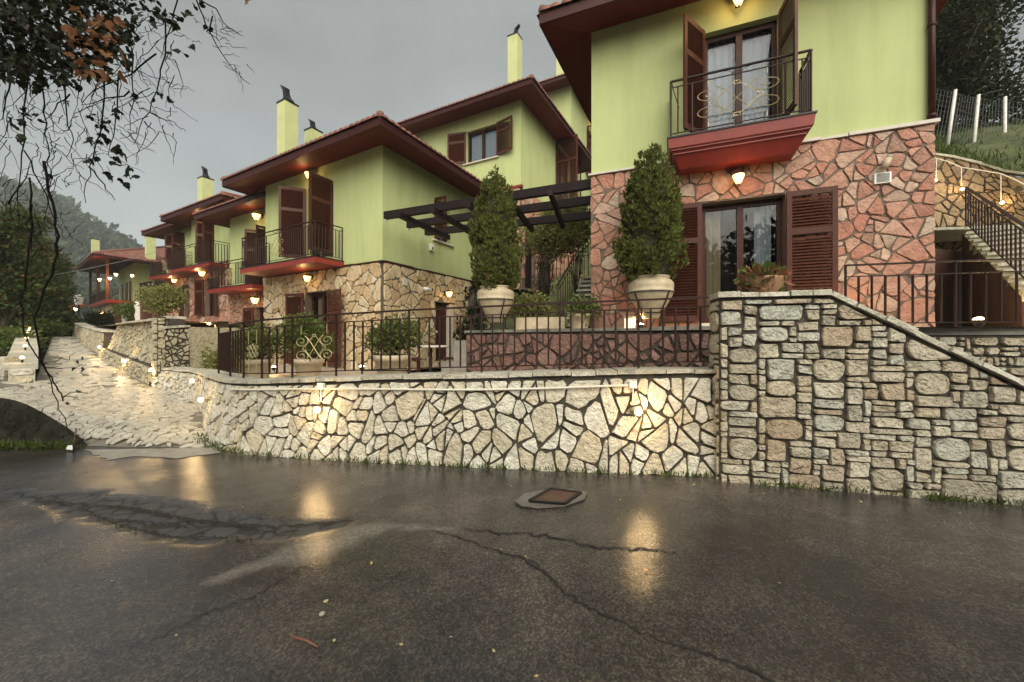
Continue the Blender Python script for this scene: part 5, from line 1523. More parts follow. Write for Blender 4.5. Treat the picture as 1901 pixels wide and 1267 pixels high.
# iron grille in front of them
GR = thing('iron_grille', 'dark iron grille gate at the foot of the row house steps', 'gate', P(380,680,11.0))
a, b = P(356,682,11.3), P(408,684,10.9); hgt = Vector((0,0,.72)); fr = MB()
for p, q in ((a,b),(a+hgt,b+hgt),(a,a+hgt),(b,b+hgt)): fr.bar(p,q,.04,.04,(0,1,0) if (p-q).z else (0,0,1))
for i in range(1,4): fr.bar(a+hgt*i/4, b+hgt*i/4, .02,.02)
fr.build('gate_frame', M['iron'], GR)
bm_ = MB().box(-.009,.009,-.009,.009,0,.72); ob = bm_.build('gate_bar', M['iron'], GR, local=True); ob.location = a.lerp(b,.07)-WPOS[GR.name]
for i in range(2,14): inst('gate_bar', ob.data, GR, a.lerp(b,i*.07)-WPOS[GR.name])
# pale retaining wall at the left edge, low lamp wall, small pillar
lw_b = [dp(-10.33,8.40), dp(-13.5,11.0), dp(-17.5,14.25), dp(-23.2,18.9)]
LWo = thing('lamp_wall', 'low whitewashed wall with a row of lamps left of the driveway', 'low wall', lw_b[0])
t_ = [Vector((p.x, p.y, drive_z(p.x,p.y)+.27)) for p in lw_b]
mb = MB()
for i in range(3):
    a, b, c, d = lw_b[i], lw_b[i+1], t_[i+1], t_[i]; o = Vector((-.30,-.24,0))*.95
    mb.hexa([a+o, a, b, b+o, d+o, d, c, c+o])
mb.build('wall_core', M['cap'], LWo)
rgx = random.Random(8)
for i in range(3):
    for k in range(8):
        a, b = t_[i].lerp(t_[i+1], k/8), t_[i].lerp(t_[i+1], (k+1)/8); o = Vector((-.36,-.29,0)); q = Vector((.03,.03,0)); up = Vector((0,0,.05*rgx.uniform(.8,1.2)))
        g = (b-a)*.015
        MB().hexa([a+o+g,a+q+g,b+q-g,b+o-g,a+o+g+up,a+q+g+up,b+q-g+up,b+o-g+up]).build('cap_stone', M['cap'], LWo)
fe = Face(lw_b[0]+Vector((-.285,-.228,0)), unit(.3,.24), .37)
fe2 = Face(Vector((lw_b[0].x-.29, lw_b[0].y-.23, 0)), unit(.78,.62), .36)
lay_stones(courses(0,.36,.6,.92,.09,.08,rgx,.012,3,2,.1), lambda x, y, n: fe2.pt(x, y, n), LWo, M['cream'], .03, 'stone', 20, rgx)
for i, (px, py, k) in enumerate(((50,685,.05),(54,665,.24),(48,648,.42),(42,634,.58),(43,623,.72),(54,616,.86),(66,614,.97))):
    q = Path(t_).at(k) + Vector((-.15,-.12,.05))
    lb = ['nearest lamp on the low whitewashed wall','second lamp from the near end of the whitewashed wall','third lamp from the near end of the whitewashed wall','fourth lamp from the near end of the whitewashed wall','third lamp from the far end of the whitewashed wall','last but one lamp at the far end of the whitewashed wall','farthest lamp on the low whitewashed wall'][i]
    t = thing('globe_lamp', lb, 'lamp', q, 'globe lamps on the whitewashed wall')
    shared('gl/stem', M['black'], t, lambda: MB().tube([(0,0,0),(0,0,.09)], .02, 8))
    shared('gl/globe', M['bulb'], t, lambda: MB().lathe([(.002,.085),(.025,.09),(.043,.112),(.043,.132),(.025,.155),(.002,.162)], 12))
    point_light(t, (.02,-.16,.14), .9, (1,.68,.33), .06)
LP_ = thing('stone_pillar', 'small pale block pillar at the left picture edge by the lawn', 'pillar', P(2,712,8.7))
for k in range(4):
    MB().obox(P(-14,712,8.7)+Vector((0,0,k*.15)), Vector((.27+.015*(k%2),-.02,0)), Vector((0,.3,0)), (0,0,.143)).build('block', M['cap'], LP_)
# lamps on the driveway plinth
for px, py, lab, pw in ((297,686,'bulb lamp on the plinth beside the rough pillar',9),(230,669,'bulb lamp half way up the driveway plinth',10),(185,644,'bulb lamp at the top end of the driveway plinth',12)):
    f = plf; r_ = (px-CX)/FPX
    best = min((abs(f.fn(f.L*k/300,f.H*.85,.05).x/f.fn(f.L*k/300,f.H*.85,.05).y-r_),k) for k in range(301)); x = f.L*best[1]/300
    p = f.fn(x,f.H*.85,.04); d = p.y; p.z = EYE+(HY-py)/FPX*d
    bulb_lamp(p, Vector((.55,-.8,0)), lab, pw, s=.8)
for px, py, d, lab in ((396,601,11.9,'upper bulb lamp by the row house steps'),(417,634,11.0,'lower bulb lamp by the row house steps')):
    bulb_lamp(P(px,py,d), Vector((-.3,-.9,0)), lab, 9, s=.8)
t = thing('steps_handrail', 'thin pale handrail between the two step lamps', 'handrail', P(405,615,11.5))
MB().tube([P(398,603,11.9), P(417,636,11.0)], .02, 6).build('rail_bar', M['cream_pipe'], t, True)
MB().tube([P(417,636,11.0), P(417,690,11.0)], .02, 6).build('rail_post', M['cream_pipe'], t, True)

# ================================================================ RAILINGS
RA = thing('front_railing', 'brown iron railing with scroll panels along the curved front wall', 'railing', front_top[3])
toppath = Path(front_top, 2)
def ontop(t): 
    p = toppath.at(t); q = toppath.at(min(1,t+.01)) - toppath.at(max(0,t-.01)); nn = Vector((-q.y,q.x,0)).normalized()
    if nn.y < 0: nn = -nn
    return p + nn*.14 + Vector((0,0,.055))
def t_px(px):
    return min(range(600), key=lambda k: abs(toppath.at(k/600).x/toppath.at(k/600).y - (px-CX)/FPX))/600
ft = [ontop(t_px(p)) for p in (1332,1190,1040,890,750,612,528,468,432,408,388)]
railing(RA, ft, .84, .135, .07, .11, [(5,.5,.29,'gold'),(7,.5,.16,'gold')], name='railing')
RB = thing('terrace_railing', 'plain brown railing above the rubble wall at the right', 'railing', P(1700,600,5.2))
ra, rb, rc = F6w.pt(.12,1.715,-.12), F6w.pt(1.35,1.715,-.12), F6w.pt(L6-.1,1.715,-.12)
railing(RB, [ra, rb, F6w.pt(2.6,1.715,-.12), rc], .88, .15, .07, .16, [], name='railing', posts=True)
# ================================================================ PERGOLA
PG = thing('pergola', 'dark timber pergola beams between the two front houses', 'pergola', P(900,400,9))
ends = [((715,401),(1099,342)),((757,418),(1099,372)),((790,432),(1099,400))]
zP = [4.83,4.83,4.83]
pts_ = []
for (l, r_), z in zip(ends, zP):
    dl = (z-EYE)*FPX/(HY-l[1]); dr_ = (z-EYE)*FPX/(HY-r_[1])
    a, b = P(l[0],l[1],dl), P(r_[0],r_[1],dr_); pts_.append((a,b)); a.z = b.z = z
    MB().bar(a, b + (b-a).normalized()*.5, .13, .19).build('beam', M['beam'], PG)
    MB().bar(a+Vector((.02,0,-.14)), a+Vector((.02,0,-.09)), .06,.06,(0,1,0)).build('beam_bracket', M['white'], PG)
a0, a2 = pts_[0], pts_[2]
for t in (.12,.30,.48,.66,.84):
    p, q = a0[0].lerp(a0[1],t), a2[0].lerp(a2[1],t); d = (q-p).normalized()
    MB().bar(p-d*.25+Vector((0,0,-.13)), q+d*.35+Vector((0,0,-.13)), .10,.14).build('cross_beam', M['beam'], PG)

# ================================================================ STEPS between the houses, right-hand stairs
CS = thing('stone_steps', 'stone steps going up between the pink house and the shrubs', 'steps', P(1070,610,8.6))
for i in range(10):
    t = i/9; p = Vector((lerp(1.02,2.1,t), lerp(8.35,11.4,t), 0)); z = 1.86+i*.165
    MB().obox(p + Vector((0,0,z-.5)), (1.25,-.45,0), (.13,.36,0), (0,0,.45)).build('riser', M['mortar_tan'], CS)
    MB().obox(p + Vector((-.03,-.03,z-.048)), (1.3,-.47,0), (.14,.39,0), (0,0,.05)).build('tread', M['cap'], CS)
RH = thing('stair_railing', 'iron railing up the steps left of the pink house', 'railing', P(1040,560,8.4))
railing(RH, [Vector((.98,8.3,1.78)), Vector((2.06,11.4,3.42))], .92, .3, .1, .12, [], name='railing', each=False)
RG = thing('stair_railing', 'short level railing at the foot of the upper hillside house', 'railing', P(1020,500,12.5))
railing(RG, [P(985,520,13.4), P(1092,520,12.4)], .9, .14, .07, .12, [], name='railing', each=False)

RS = thing('garden_stairs', 'stone stairs climbing behind the right railing to the lit wall', 'stairs', P(1830,500,8))
s_top, s_bot = Vector((10.5,9.05,4.12)), Vector((8.1,6.15,2.35))
NS = 12; dirn = (s_top-s_bot); hd = Vector((dirn.x,dirn.y,0)); wd = Vector((hd.y,-hd.x,0)).normalized()*1.3
for i in range(NS):
    p = s_bot.lerp(s_top, i/NS)
    MB().obox(p - Vector((0,0,.055)) - hd.normalized()*.03, wd, hd/NS*1.22, (0,0,.055)).build('tread', M['cap'], RS)
    MB().obox(p + hd/NS*.1 - Vector((0,0,.05+dirn.z/NS)), wd, hd/NS*.9, (0,0,dirn.z/NS-.006)).build('riser', M['sill'], RS)
# stair flank
m = MB(); q = [s_bot + Vector((0,0,-.12)) + hd.normalized()*.05, s_top + Vector((0,0,-.12)), Vector((s_top.x,s_top.y,1.7)), Vector((s_bot.x,s_bot.y,1.7))]
M['flank'] = mat('dark_brown_render', (.06,.022,.013), .7, .3, 3, .5, 30)
m.extrude(q, wd*.98); m.build('stair_flank', M['flank'], RS)
# landing at the top
MB().obox(s_top - Vector((1.2,-.0,.06)), (4.2,-.6,0), (.5,1.6,0), (0,0,.06)).build('landing', M['cap'], RS)
SR = thing('stair_railing', 'steel railing sloping down the garden stairs at the right', 'railing', s_top)
off = -wd.normalized()*-.06
railing(SR, [s_bot + off - hd*.25 + Vector((0,0,-dirn.z*.25)), s_bot.lerp(s_top,.5) + off, s_top + off], .95, .24, .1, .1, [], name='railing', each=False)
SR2 = thing('stair_railing', 'second railing on the far side of the garden stairs', 'railing', s_top+wd)
railing(SR2, [s_bot + wd*.95 - hd*.2 + Vector((0,0,-dirn.z*.2)), s_top + wd*.95], .95, .24, .1, .1, [], name='railing', each=False)
# brown wall below, behind the right railing
BW = thing('garden_wall', 'dark brown rendered wall behind the right railing under the stairs', 'garden wall', P(1800,560,7.5))
MB().obox(Vector((7.3,8.2,1.7)), (3.6,1.0,0), (-.1,.25,0), (0,0,1.9)).build('render', M['flank'], BW)
# curved lit wall under the grass
cw_t = [p + Vector((0,0,-.05)) for p in GT]
cw_b = [Vector((p.x*1.0-.12, p.y-.30, 3.2 if i < 5 else 2.2)) for i, p in enumerate(GT)]
M['amber'] = stone_mat('amber_wall_stone', [(.26,.18,.10),(.32,.23,.13),(.21,.14,.08),(.30,.19,.10)], .7, .6, 12, (.14,.08,.04), .5)
CW, cwf = plain_wall('curved stone wall lit by lamps beneath the grass slope', cw_b, cw_t, 700, 71, 'amber', capn=14, sm=1, lim=260, wv=.8, gap=.03)
def on_curve(px, py, n=.05):
    r_ = (px-CX)/FPX; best = min((abs(cwf.fn(cwf.L*k/300,cwf.H*.8,n).x/cwf.fn(cwf.L*k/300,cwf.H*.8,n).y-r_),k) for k in range(301)); x = cwf.L*best[1]/300
    p = cwf.fn(x,cwf.H*.8,n); p.z = EYE+(HY-py)/FPX*p.y; return p
for px, py, lab in ((1737,337,'bulb lamp on the curved wall by the downpipe corner'),(1785,353,'bulb lamp on the curved wall above the stairhead'),(1861,378,'bulb lamp on the curved wall right of the stair handrail')):
    bulb_lamp(on_curve(px,py), Vector((-.75,-.65,0)), lab, 5, s=.75)
t = thing('conduit', 'thin white conduit along the top of the curved lit wall', 'conduit', on_curve(1800,310))
MB().tube([on_curve(x, y, .09) for x, y in ((1728,292),(1760,300),(1785,311),(1830,318),(1858,323),(1880,332),(1905,345))], .013, 6).build('conduit_pipe', M['cream_pipe'], t, True)
for x, y0, y1 in ((1737,294,330),(1785,311,346),(1858,323,372)):
    MB().tube([on_curve(x,y0,.09), on_curve(x,y1,.09)], .010, 6).build('drop_pipe', M['cream_pipe'], t, True)
# spotlight glare points
def spot(p, label, power, s=1.0):
    t = thing('spotlight', label, 'spotlight', p, 'ground spotlights'); t.scale = (s,s,s)
    shared('sp/body', M['black'], t, lambda: MB().lathe([(.03,-.09),(.05,-.05),(.07,0),(.066,.0)], 12).tube([(0,0,-.05),(0,.05,-.14)], .012, 6))
    shared('sp/glass', M['spot'], t, lambda: MB().lathe([(.002,.035),(.03,.03),(.055,.012),(.064,0)], 12))
    point_light(t, (0,-.02,.13), power, (1,.64,.28), .06)
spot(P(1818,594,6.1), 'bright spotlight behind the right railing', 16, 1.2)
spot(P(1190,603,6.9), 'spotlight at the foot of the right urn', 5, .8)
spot(F6w.pt(.35,1.82,-.9), 'spotlight hidden at the pink wall behind the right railing end', 9, .7)
spot(P(672,681,8.6), 'spotlight on the terrace under the tan stone house', 10, 1.0)
spot(P(757,684,8.6), 'spotlight beside the potted bush near the terrace table', 9, 1.0)
spot(P(508,682,8.8), 'spotlight behind the two left potted bushes', 8, .8)
spot(P(106,617,24), 'far spotlight at the crest of the driveway', 30, 2.0)
t = thing('glass_lantern', 'small white lantern beside the right urn', 'lantern', P(1166,608,7.0))
MB().obox(P(1159,612,7.0), (.19,-.03,0), (.03,.14,0), (0,0,.20)).build('lantern_case', M['white'], t)
MB().obox(P(1157,590,7.0)+Vector((0,-.01,-.01)), (.21,-.03,0), (.03,.16,0), (0,0,.03)).build('lantern_lid', M['concrete'], t)

# ================================================================ PLANTERS AND PLANTS
URN = [(.0,.0),(.13,.0),(.145,.03),(.20,.14),(.28,.30),(.345,.44),(.375,.53),(.375,.545),(.385,.56),(.385,.585),(.372,.60),(.385,.66),(.38,.74),(.34,.80),(.31,.815),(.30,.84),(.325,.865),(.315,.885),(.28,.88),(.26,.82),(.0,.80)]
URN = [(r, z*.83) for r, z in URN]
def urn(p, label, s=1.0, stand=.22, mt='terracotta'):
    t = thing('urn_planter', label, 'planter', p, 'terracotta urns'); 
    m = MB().lathe([(r*s, z*s+stand) for r, z in URN], 30, p); u_ = m.build('urn', M[mt], t, True)
    MB().lathe([(.29*s,.67*s+stand),(.15*s,.70*s+stand),(0,.71*s+stand)], 14, p).build('soil', M['soil'], u_, True)
    m = MB(); p = Vector(p)
    for zz, rr in ((.45,.40),(.10,.21)):
        m.tube([p + Vector((rr*s*math.cos(a), rr*s*math.sin(a), zz*s+stand)) for a in [2*math.pi*k/24 for k in range(25)]], .010, 5)
    st = m.build('stand_ring', M['black'], t, True)
    for k in range(4):
        a = .5 + k*math.pi/2; c, s_ = math.cos(a), math.sin(a)
        MB().tube([p + Vector((r*s*c, r*s*s_, z)) for r, z in ((.40,.46*s+stand),(.33,.30*s+stand),(.23,.12*s+stand),(.22,.05),(.28,0))], .012, 6).build('stand_leg', M['black'], t, True)
    return t
def thuja(p, label, h, w, seed, n=5200, mt='cedar'):
    g = np.random.default_rng(seed); t = thing('conifer', label, 'conifer', p, 'clipped conifers'); m = MB()
    prof = lambda u: np.interp(u,[0,.06,.2,.42,.62,.80,.92,1],[.66,.9,1.0,.95,.82,.60,.36,.10])
    k = n//22; tt = g.uniform(0,1,k*3); tt = tt[g.uniform(0,1,k*3) < prof(tt)][:k]
    for t0 in tt:
        a0 = g.uniform(0,2*np.pi); q = int(g.uniform(14,30)); sz = g.uniform(.7,1.35)
        rr = w/2*prof(t0)*(1+.09*math.sin(3*a0+6*t0+seed))*(g.uniform(.80,.98) if g.random() < .86 else g.uniform(.98,1.1))
        dt, dv = g.normal(size=q)*.055*sz, g.normal(size=q)*.085*sz
        r_ = np.maximum(.01, rr + .07*sz - (dt**2+dv**2)*5 + g.normal(size=q)*.012 - np.where(g.uniform(0,1,q) < .2, .12, 0))
        an = a0 + dt/np.maximum(rr, .12)
        base = np.stack([p[0]+r_*np.cos(an), p[1]+r_*np.sin(an), p[2]+t0*h+dv], 1)
        out = np.stack([np.cos(an), np.sin(an), np.zeros(q)], 1); tang = np.stack([-np.sin(an), np.cos(an), np.zeros(q)], 1)
        for f in (-.7,-.3,.1,.5,.8):
            d_ = out*.5 + np.array([0,0,.9]) + tang*(f+dt[:,None]*5) + g.normal(size=(q,3))*.2
            leaves(m, base, d_, h*.030, g, .36, .08, .45)
    core = [(w/2*float(prof(u))*.62, u*h*.96) for u in np.linspace(.02,.97,12)]
    m.build('foliage', M[mt], t)
    MB().lathe(core, 12, p).build('inner_core', M['bark'], t)  # plain dark core added inside the sprays to stop sight through them
    pv_ = Vector(p); MB().tube([pv_-Vector((0,0,.12)), pv_+Vector((.01,0,h*.5)), pv_+Vector((0,.01,h*.9))], [.05,.035,.01], 7).build('trunk', M['bark'], t, True)
    return t
ub_ = P(1208,613,6.85); urn(ub_, 'tall urn by the pink house holding the right conifer', 1.0, .20)
thuja(ub_+Vector((0,0,.88)), 'right clipped conifer in front of the pink stone wall', 2.28, 1.02, 3)
ub2 = P(920,612,7.95); urn(ub2, 'tall urn by the steps holding the left conifer', 1.0, .14)
thuja(ub2+Vector((0,0,.82)), 'left clipped conifer in front of the pergola', 2.36, .92, 8)
thuja(P(1010,548,11.5), 'small dark conifer beside the central steps', 1.25, .62, 14, 900, 'wood_leaf')
thuja(P(880,700,10.2), 'dark conifer standing on the ground behind the left urn', 2.5, .8, 15, 1800, 'wood_leaf')

def bush(p, label, radii, seed, n=260, per=9, leaf=.07, mt='bush', stems=6, group='shrubs on the terraces', name='bush', lift=0.0, extra=()):
    g = np.random.default_rng(seed); t = thing(name, label, 'shrub', p, group); p = Vector(p); rx, ry, rz = radii
    cl = []
    for k in range(7):
        a = g.uniform(0,6.28); c = np.array(p) + np.array([math.cos(a)*rx*.5*g.uniform(.2,1), math.sin(a)*ry*.5*g.uniform(.2,1), lift + rz*g.uniform(.7,1.5)])
        cl.append((c, np.array(radii)*g.uniform(.35,.62), n//7))
    ps, ds = clumpy(g, cl, per, leaf*1.1); m = MB(); leaves(m, ps, ds, leaf, g, .55, .12, .4); m.build('foliage', M[mt], t)
    m = MB()
    for c, rr, _ in cl:
        c = Vector(c); m.tube([p + Vector((g.normal()*.03,g.normal()*.03,0)), p.lerp(c,.5)+Vector((g.normal()*.05,0,.02)), c], [.016,.011,.005], 5)
    m.build('stems', M['bark'], t, True)
    return t
def pot(p, label, r=.22, h=.34, mt='terracotta'):
    t = thing('flower_pot', label, 'flower pot', p, 'pots on the terraces')
    MB().lathe([(0,0),(r*.62,0),(r*.72,h*.2),(r*.95,h*.8),(r*1.06,h*.82),(r*1.08,h),(r*.95,h),(r*.9,h*.86),(0,h*.84)], 22, p).build('pot_body', M[mt], t, True)
    MB().lathe([(r*.92,h*.87),(r*.5,h*.92),(0,h*.93)], 14, p).build('soil', M['soil'], t, True)
    return t
q = P(478,700,7.6); q.z = .66; pot(q, 'pot under the leftmost terrace bush', .26, .5); bush(q+Vector((0,0,.42)), 'leftmost green bush behind the railing corner', (.52,.45,.34), 21, 300, 9, .075)
q = P(573,703,7.7); q.z = .66; pot(q, 'pot under the tall bush before the shuttered door', .27, .5); bush(q+Vector((0,0,.42)), 'tall loose bush in front of the shuttered ground floor door', (.56,.5,.50), 22, 330, 8, .075)
q = P(728,700,7.2); q.z = .70; pot(q, 'big round pot near the terrace table', .33, .56); bush(q+Vector((0,0,.48)), 'rounded potted bush at the corner of the tan stone house', (.56,.5,.36), 23, 340, 9, .075)
t = thing('pot_stand', 'black iron stand beside the big round pot', 'stand', q+Vector((.3,-.2,0)))
m = MB()
for a, b in (((-.42,-.36,0),(-.42,-.36,.62)),((.42,-.36,0),(.42,-.36,.62)),((-.42,-.36,.3),(.42,-.36,.3)),((-.42,-.36,.05),(.42,-.36,.05))): m.bar(q+Vector(a), q+Vector(b), .022,.022,(0,1,0) if a[0]==b[0] else (0,0,1))
m.build('stand_frame', M['black'], t)
bush(P(1015,560,12.6), 'large yellow green shrub tree under the pergola', (1.0,.9,.95), 31, 620, 9, .10, 'olive', lift=1.15)
bush(P(1068,548,12.2), 'second rounded shrub tree next to the pink house wall', (.85,.8,1.0), 32, 520, 9, .10, 'olive', lift=1.05)
bush(P(985,600,8.9), 'low olive green shrub between the left urn and the steps', (.72,.55,.38), 33, 420, 9, .07, 'olive')
q = P(1076,612,7.6); q.z = 1.70; pot(q, 'low bowl with ivy beside the steps', .22, .34); bush(q+Vector((0,0,.26)), 'ivy spilling from the low bowl beside the steps', (.33,.28,.16), 34, 120, 8, .08)
for k, (px, py, w_) in enumerate(((975,602,.55),)):
    t = thing('stone_trough', 'pale stone trough behind the left urn', 'trough', P(px,618,8.2)); MB().obox(P(958,616,8.3), (1.0,-.3,0), (.1,.35,0), (0,0,.30)).build('trough_body', M['terracotta'], t); MB().obox(P(962,0,8.33)+Vector((0,0,P(0,616,8.3).z+.30)), (.93,-.28,0), (.07,.25,0), (0,0,.012)).build('soil', M['soil'], t)
# begonia bowl on the wall
q = FR.pt(.26,z_top+.05,-.25); q = P(1418,0,4.45); q.z = z_top+.05
t = thing('bowl_planter', 'terracotta bowl on top of the tall rubble wall', 'planter', q)
MB().lathe([(0,0),(.10,0),(.12,.02),(.17,.08),(.205,.15),(.215,.17),(.215,.19),(.195,.19),(.18,.15),(0,.145)], 24, q).build('bowl', mat('red_terracotta',(.35,.2,.11),.6,.2,9,.2,50), t, True)
g = np.random.default_rng(44); t = thing('begonia', 'red and green begonia in the terracotta bowl', 'flower', q+Vector((0,0,.14)), None)
ps, vs = cloud(g, np.array(q)+np.array([0,0,.18]), (.26,.2,.13), 420, .3); m = MB(); leaves(m, ps, vs+np.array([0,0,.25])+g.normal(size=(420,3))*.4, .075, g, .95, .12, .4); m.build('foliage', M['flower_leaf'], t)
m = MB()
for k in range(14):
    a = k*.45; m.tube([q+Vector((0,0,.13)), q+Vector((.16*math.cos(a),.12*math.sin(a),.22))], .006, 5)
m.build('stems', M['flower_leaf'], t, True)
# terrace table and chairs
q = P(800,690,8.6); q.z = .66
t = thing('terrace_table', 'small round table by the narrow side door', 'table', q)
MB().lathe([(0,.70),(.40,.70),(.42,.715),(.40,.74),(0,.74)], 24, q).build('table_top', M['sill'], t, True)
MB().lathe([(.22,0),(.2,.03),(.035,.06),(.03,.7)], 12, q).build('pedestal', M['black'], t, True)
def chair(p, rz, label):
    t = thing('terrace_chair', label, 'chair', p, 'dark terrace chairs', rz)
    for x in (-.2,.2):
        for y in (-.2,.2): MB().box(x-.016,x+.016,y-.016,y+.016,0,.44 if y < 0 else .86).build('leg', M['frame'], t, local=True)
    MB().box(-.23,.23,-.23,.23,.44,.475).build('seat', M['frame'], t, local=True)
    MB().box(-.23,.23,.19,.225,.50,.88).build('backrest', M['frame'], t, local=True)
chair(q+Vector((-.42,-.25,0)), R(110), 'dark chair between the bush and the round table'); chair(q+Vector((.5,.1,0)), R(-80), 'dark chair on the door side of the round table')

# hedge plants near the lodge terrace
bush(P(300,592,14.0), 'wide climbing shrub over the driveway wall', (.85,.7,.55), 51, 420, 9, .10, 'olive', lift=.1)
bush(P(255,590,19.5), 'shrub along the fence above the tall driveway wall', (1.1,.7,.34), 52, 360, 9, .12, 'bush')
bush(P(190,608,24), 'dark shrub at the base of the lodge', (.9,.8,.36), 53, 300, 9, .14, 'wood_leaf')
bush(P(420,690,9.6), 'thin grasses and shrub near the iron grille', (.5,.4,.3), 54, 180, 8, .08, 'olive')
TF = thing('wooden_fence', 'red brown wooden fence with pale stone piers above the driveway wall', 'fence', P(250,590,20))
fa_, fb_ = P(212,596,21.5), P(300,590,17.0); fa_.z = fb_.z = 2.05
for i in range(15):
    p_ = fa_.lerp(fb_, i/15); d_ = (fb_-fa_)/15
    MB().obox(p_+d_*.04, d_*.9, (.03,.05,0), (0,0,1.25)).build('board', M['wood'], TF)
for px, d in ((234,20.2),(259,18.9)):
    p_ = P(px,0,d); p_.z = 2.0; MB().lathe([(.16,0),(.2,.1),(.15,.35),(.19,.6),(.15,.85),(.2,1.1),(.16,1.3),(0,1.32)], 10, p_).build('pier', M['sill'], TF, True)

# ================================================================ FENCE AND TREES ON THE RIGHT
WFn = thing('wire_fence', 'wire mesh fence on white poles across the grass slope', 'fence', P(1810,280,12.3))
posts = [((1700,255),(1716,150)),((1756,266),(1774,167)),((1803,286),(1817,176)),((1864,291),(1866,180)),((1930,300),(1935,186)),((1995,310),(2000,196))]
df = 12.2; bt = [(P(*a,df), P(*b,df-.15)) for a, b in posts]
for i, (a, b) in enumerate(bt): MB().tube([a-Vector((0,0,.4)), b], [.05,.04], 7).build('fence_pole', M['fencepost'], WFn, True)
m = MB()
for (a,b),(c,d) in zip(bt, bt[1:]):
    for k in range(10):
        t = .1+.85*k/9; p, q_ = a.lerp(b,t), c.lerp(d,t); s_ = p.lerp(q_,.5)-Vector((0,0,.05*(k/9)))
        m.tube([p, s_, q_], .0045, 3, False)
    for k in range(1,9):
        t = k/9; p, q_ = a.lerp(c,t), b.lerp(d,t); sag = Vector((0,0,.05*math.sin(math.pi*t))); m.tube([p.lerp(q_,.1), p.lerp(q_,.95)-sag], .0035, 3, False)
m.build('wire_mesh', M['wire'], WFn, kind='stuff')

def tree(name, label, p, h, crown, seed, leaf=.22, n=520, per=9, mt='wood_leaf', tr=.14, group=None, cr0=.4, cat='tree'):
    g = np.random.default_rng(seed); t = thing(name, label, cat, p, group); p = Vector(p)
    cl = []; limbs = []
    for k in range(11):
        a = g.uniform(0,6.28); u = g.uniform(cr0,1.0); rr = crown*(1.15-u*.75)*g.uniform(.3,1.0)
        c = np.array(p) + np.array([math.cos(a)*rr, math.sin(a)*rr, h*u]); s_ = crown*g.uniform(.35,.6)
        cl.append((c, np.array([s_,s_,s_*.7]), n//11)); limbs.append((u, c))
    ps, ds = clumpy(g, cl, per, leaf*1.2); m = MB(); leaves(m, ps, ds, leaf, g, .6, .1, .45); m.build('crown', M[mt], t)
    m = MB().tube([p-Vector((0,0,.3)), p+Vector((g.normal()*.1,0,h*.4)), p+Vector((g.normal()*.2,0,h*.95))], [tr,tr*.75,tr*.2], 9); trunk = m.build('trunk', M['bark'], t, True)
    m = MB()
    for u, c in limbs:
        b = p + Vector((0,0,h*max(.2,u-.22))); m.tube([b, b.lerp(Vector(c),.55)+Vector((0,0,.1)), Vector(c)], [tr*.4,tr*.25,tr*.08], 6)
    m.build('limb', M['bark'], trunk, True)
    return t
for i, (a, u, h, cr) in enumerate(((.16,.20,7,2.4),(.27,.16,6,2.2),(.38,.19,7,2.5),(.49,.18,7,2.4),(.20,.32,10,3.2),(.32,.31,10,3.2),(.44,.33,10,3.2),(.55,.24,8,2.8),(.64,.3,9,3.2),(.52,.46,12,4),(.36,.48,12,4),(.24,.5,12,4))):
    p = slope_pt(a, u)
    lab = ['dark tree just right of the downpipe above the fence','dark bushy tree behind the first white fence pole','dark tree behind the middle fence poles','dark tree behind the third white fence pole','tall tree farther up the slope near the roof edge','tall tree farther up behind the fence middle','tall tree farther up near the picture edge','tree at the right picture edge above the fence','tall tree beyond the right picture edge','tree high on the slope at the right','tree on the slope top in the middle','tree on the slope top next to the roof'][i]
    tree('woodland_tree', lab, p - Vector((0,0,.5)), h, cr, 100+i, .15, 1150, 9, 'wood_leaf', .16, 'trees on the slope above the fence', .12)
for i, (px, py, s_) in enumerate(((1745,262,.5),(1790,272,.45))):
    pass
bush(Vector((8.6,8.9,3.0)), 'dark bush at the stair head by the house corner', (.55,.5,.75), 61, 380, 9, .08, 'wood_leaf')

# pines at the left
pines = []
for px, d, ty, cr, lab in ((8,16,372,1.0,'near pine with a dark crown at the left picture edge'),(58,22,388,1.25,'pine standing right behind the whitewashed lamp wall'),(30,27,366,1.7,'tall pine behind the near pine'),(92,26,446,1.1,'pine between the near pine and the lodge'),(70,32,408,1.7,'pine farther back with a brownish crown'),(112,36,492,1.0,'low pine at the left of the lodge roof'),(-40,19,380,1.8,'pine deep in the grove at the picture edge'),(92,20.5,536,.7,'young pine beside the crest of the driveway'),(20,19,470,1.2,'lower pine in front of the grove')):
    p = P(px, ty, d); pines.append((p.x, p.y, p.z-.5, cr, lab))
for i, (x, y, h, cr, lab) in enumerate(pines):
    tree('pine_tree', lab, (x, y, .5), h*.93, cr, 200+i, .20, 640, 9, 'pine', .15, 'pines left of the driveway', .25)
bush(P(60,640,19), 'low undergrowth behind the whitewashed lamp wall', (2.2,1.0,.6), 71, 420, 9, .14, 'bush')
bush(P(20,660,14), 'rough undergrowth at the left edge of the lawn', (1.6,1.0,.5), 72, 360, 9, .12, 'bush')
t = thing('utility_cable', 'thin cable crossing in front of the lodge', 'cable', P(150,510,20))
MB().tube([P(-40,533,20), P(60,518,21), P(150,502,22), P(230,485,23), P(312,462,24.5)], .012, 5).build('cable_wire', M['wire'], t, True)
t = thing('rusty_stake', 'thin rusty stake standing where the bank meets the driveway', 'stake', ground_px(136,838))
MB().tube([ground_px(136,840), ground_px(137,840)+Vector((.01,.02,.33))], .010, 6).build('stake_rod', M['rust'], t, True)

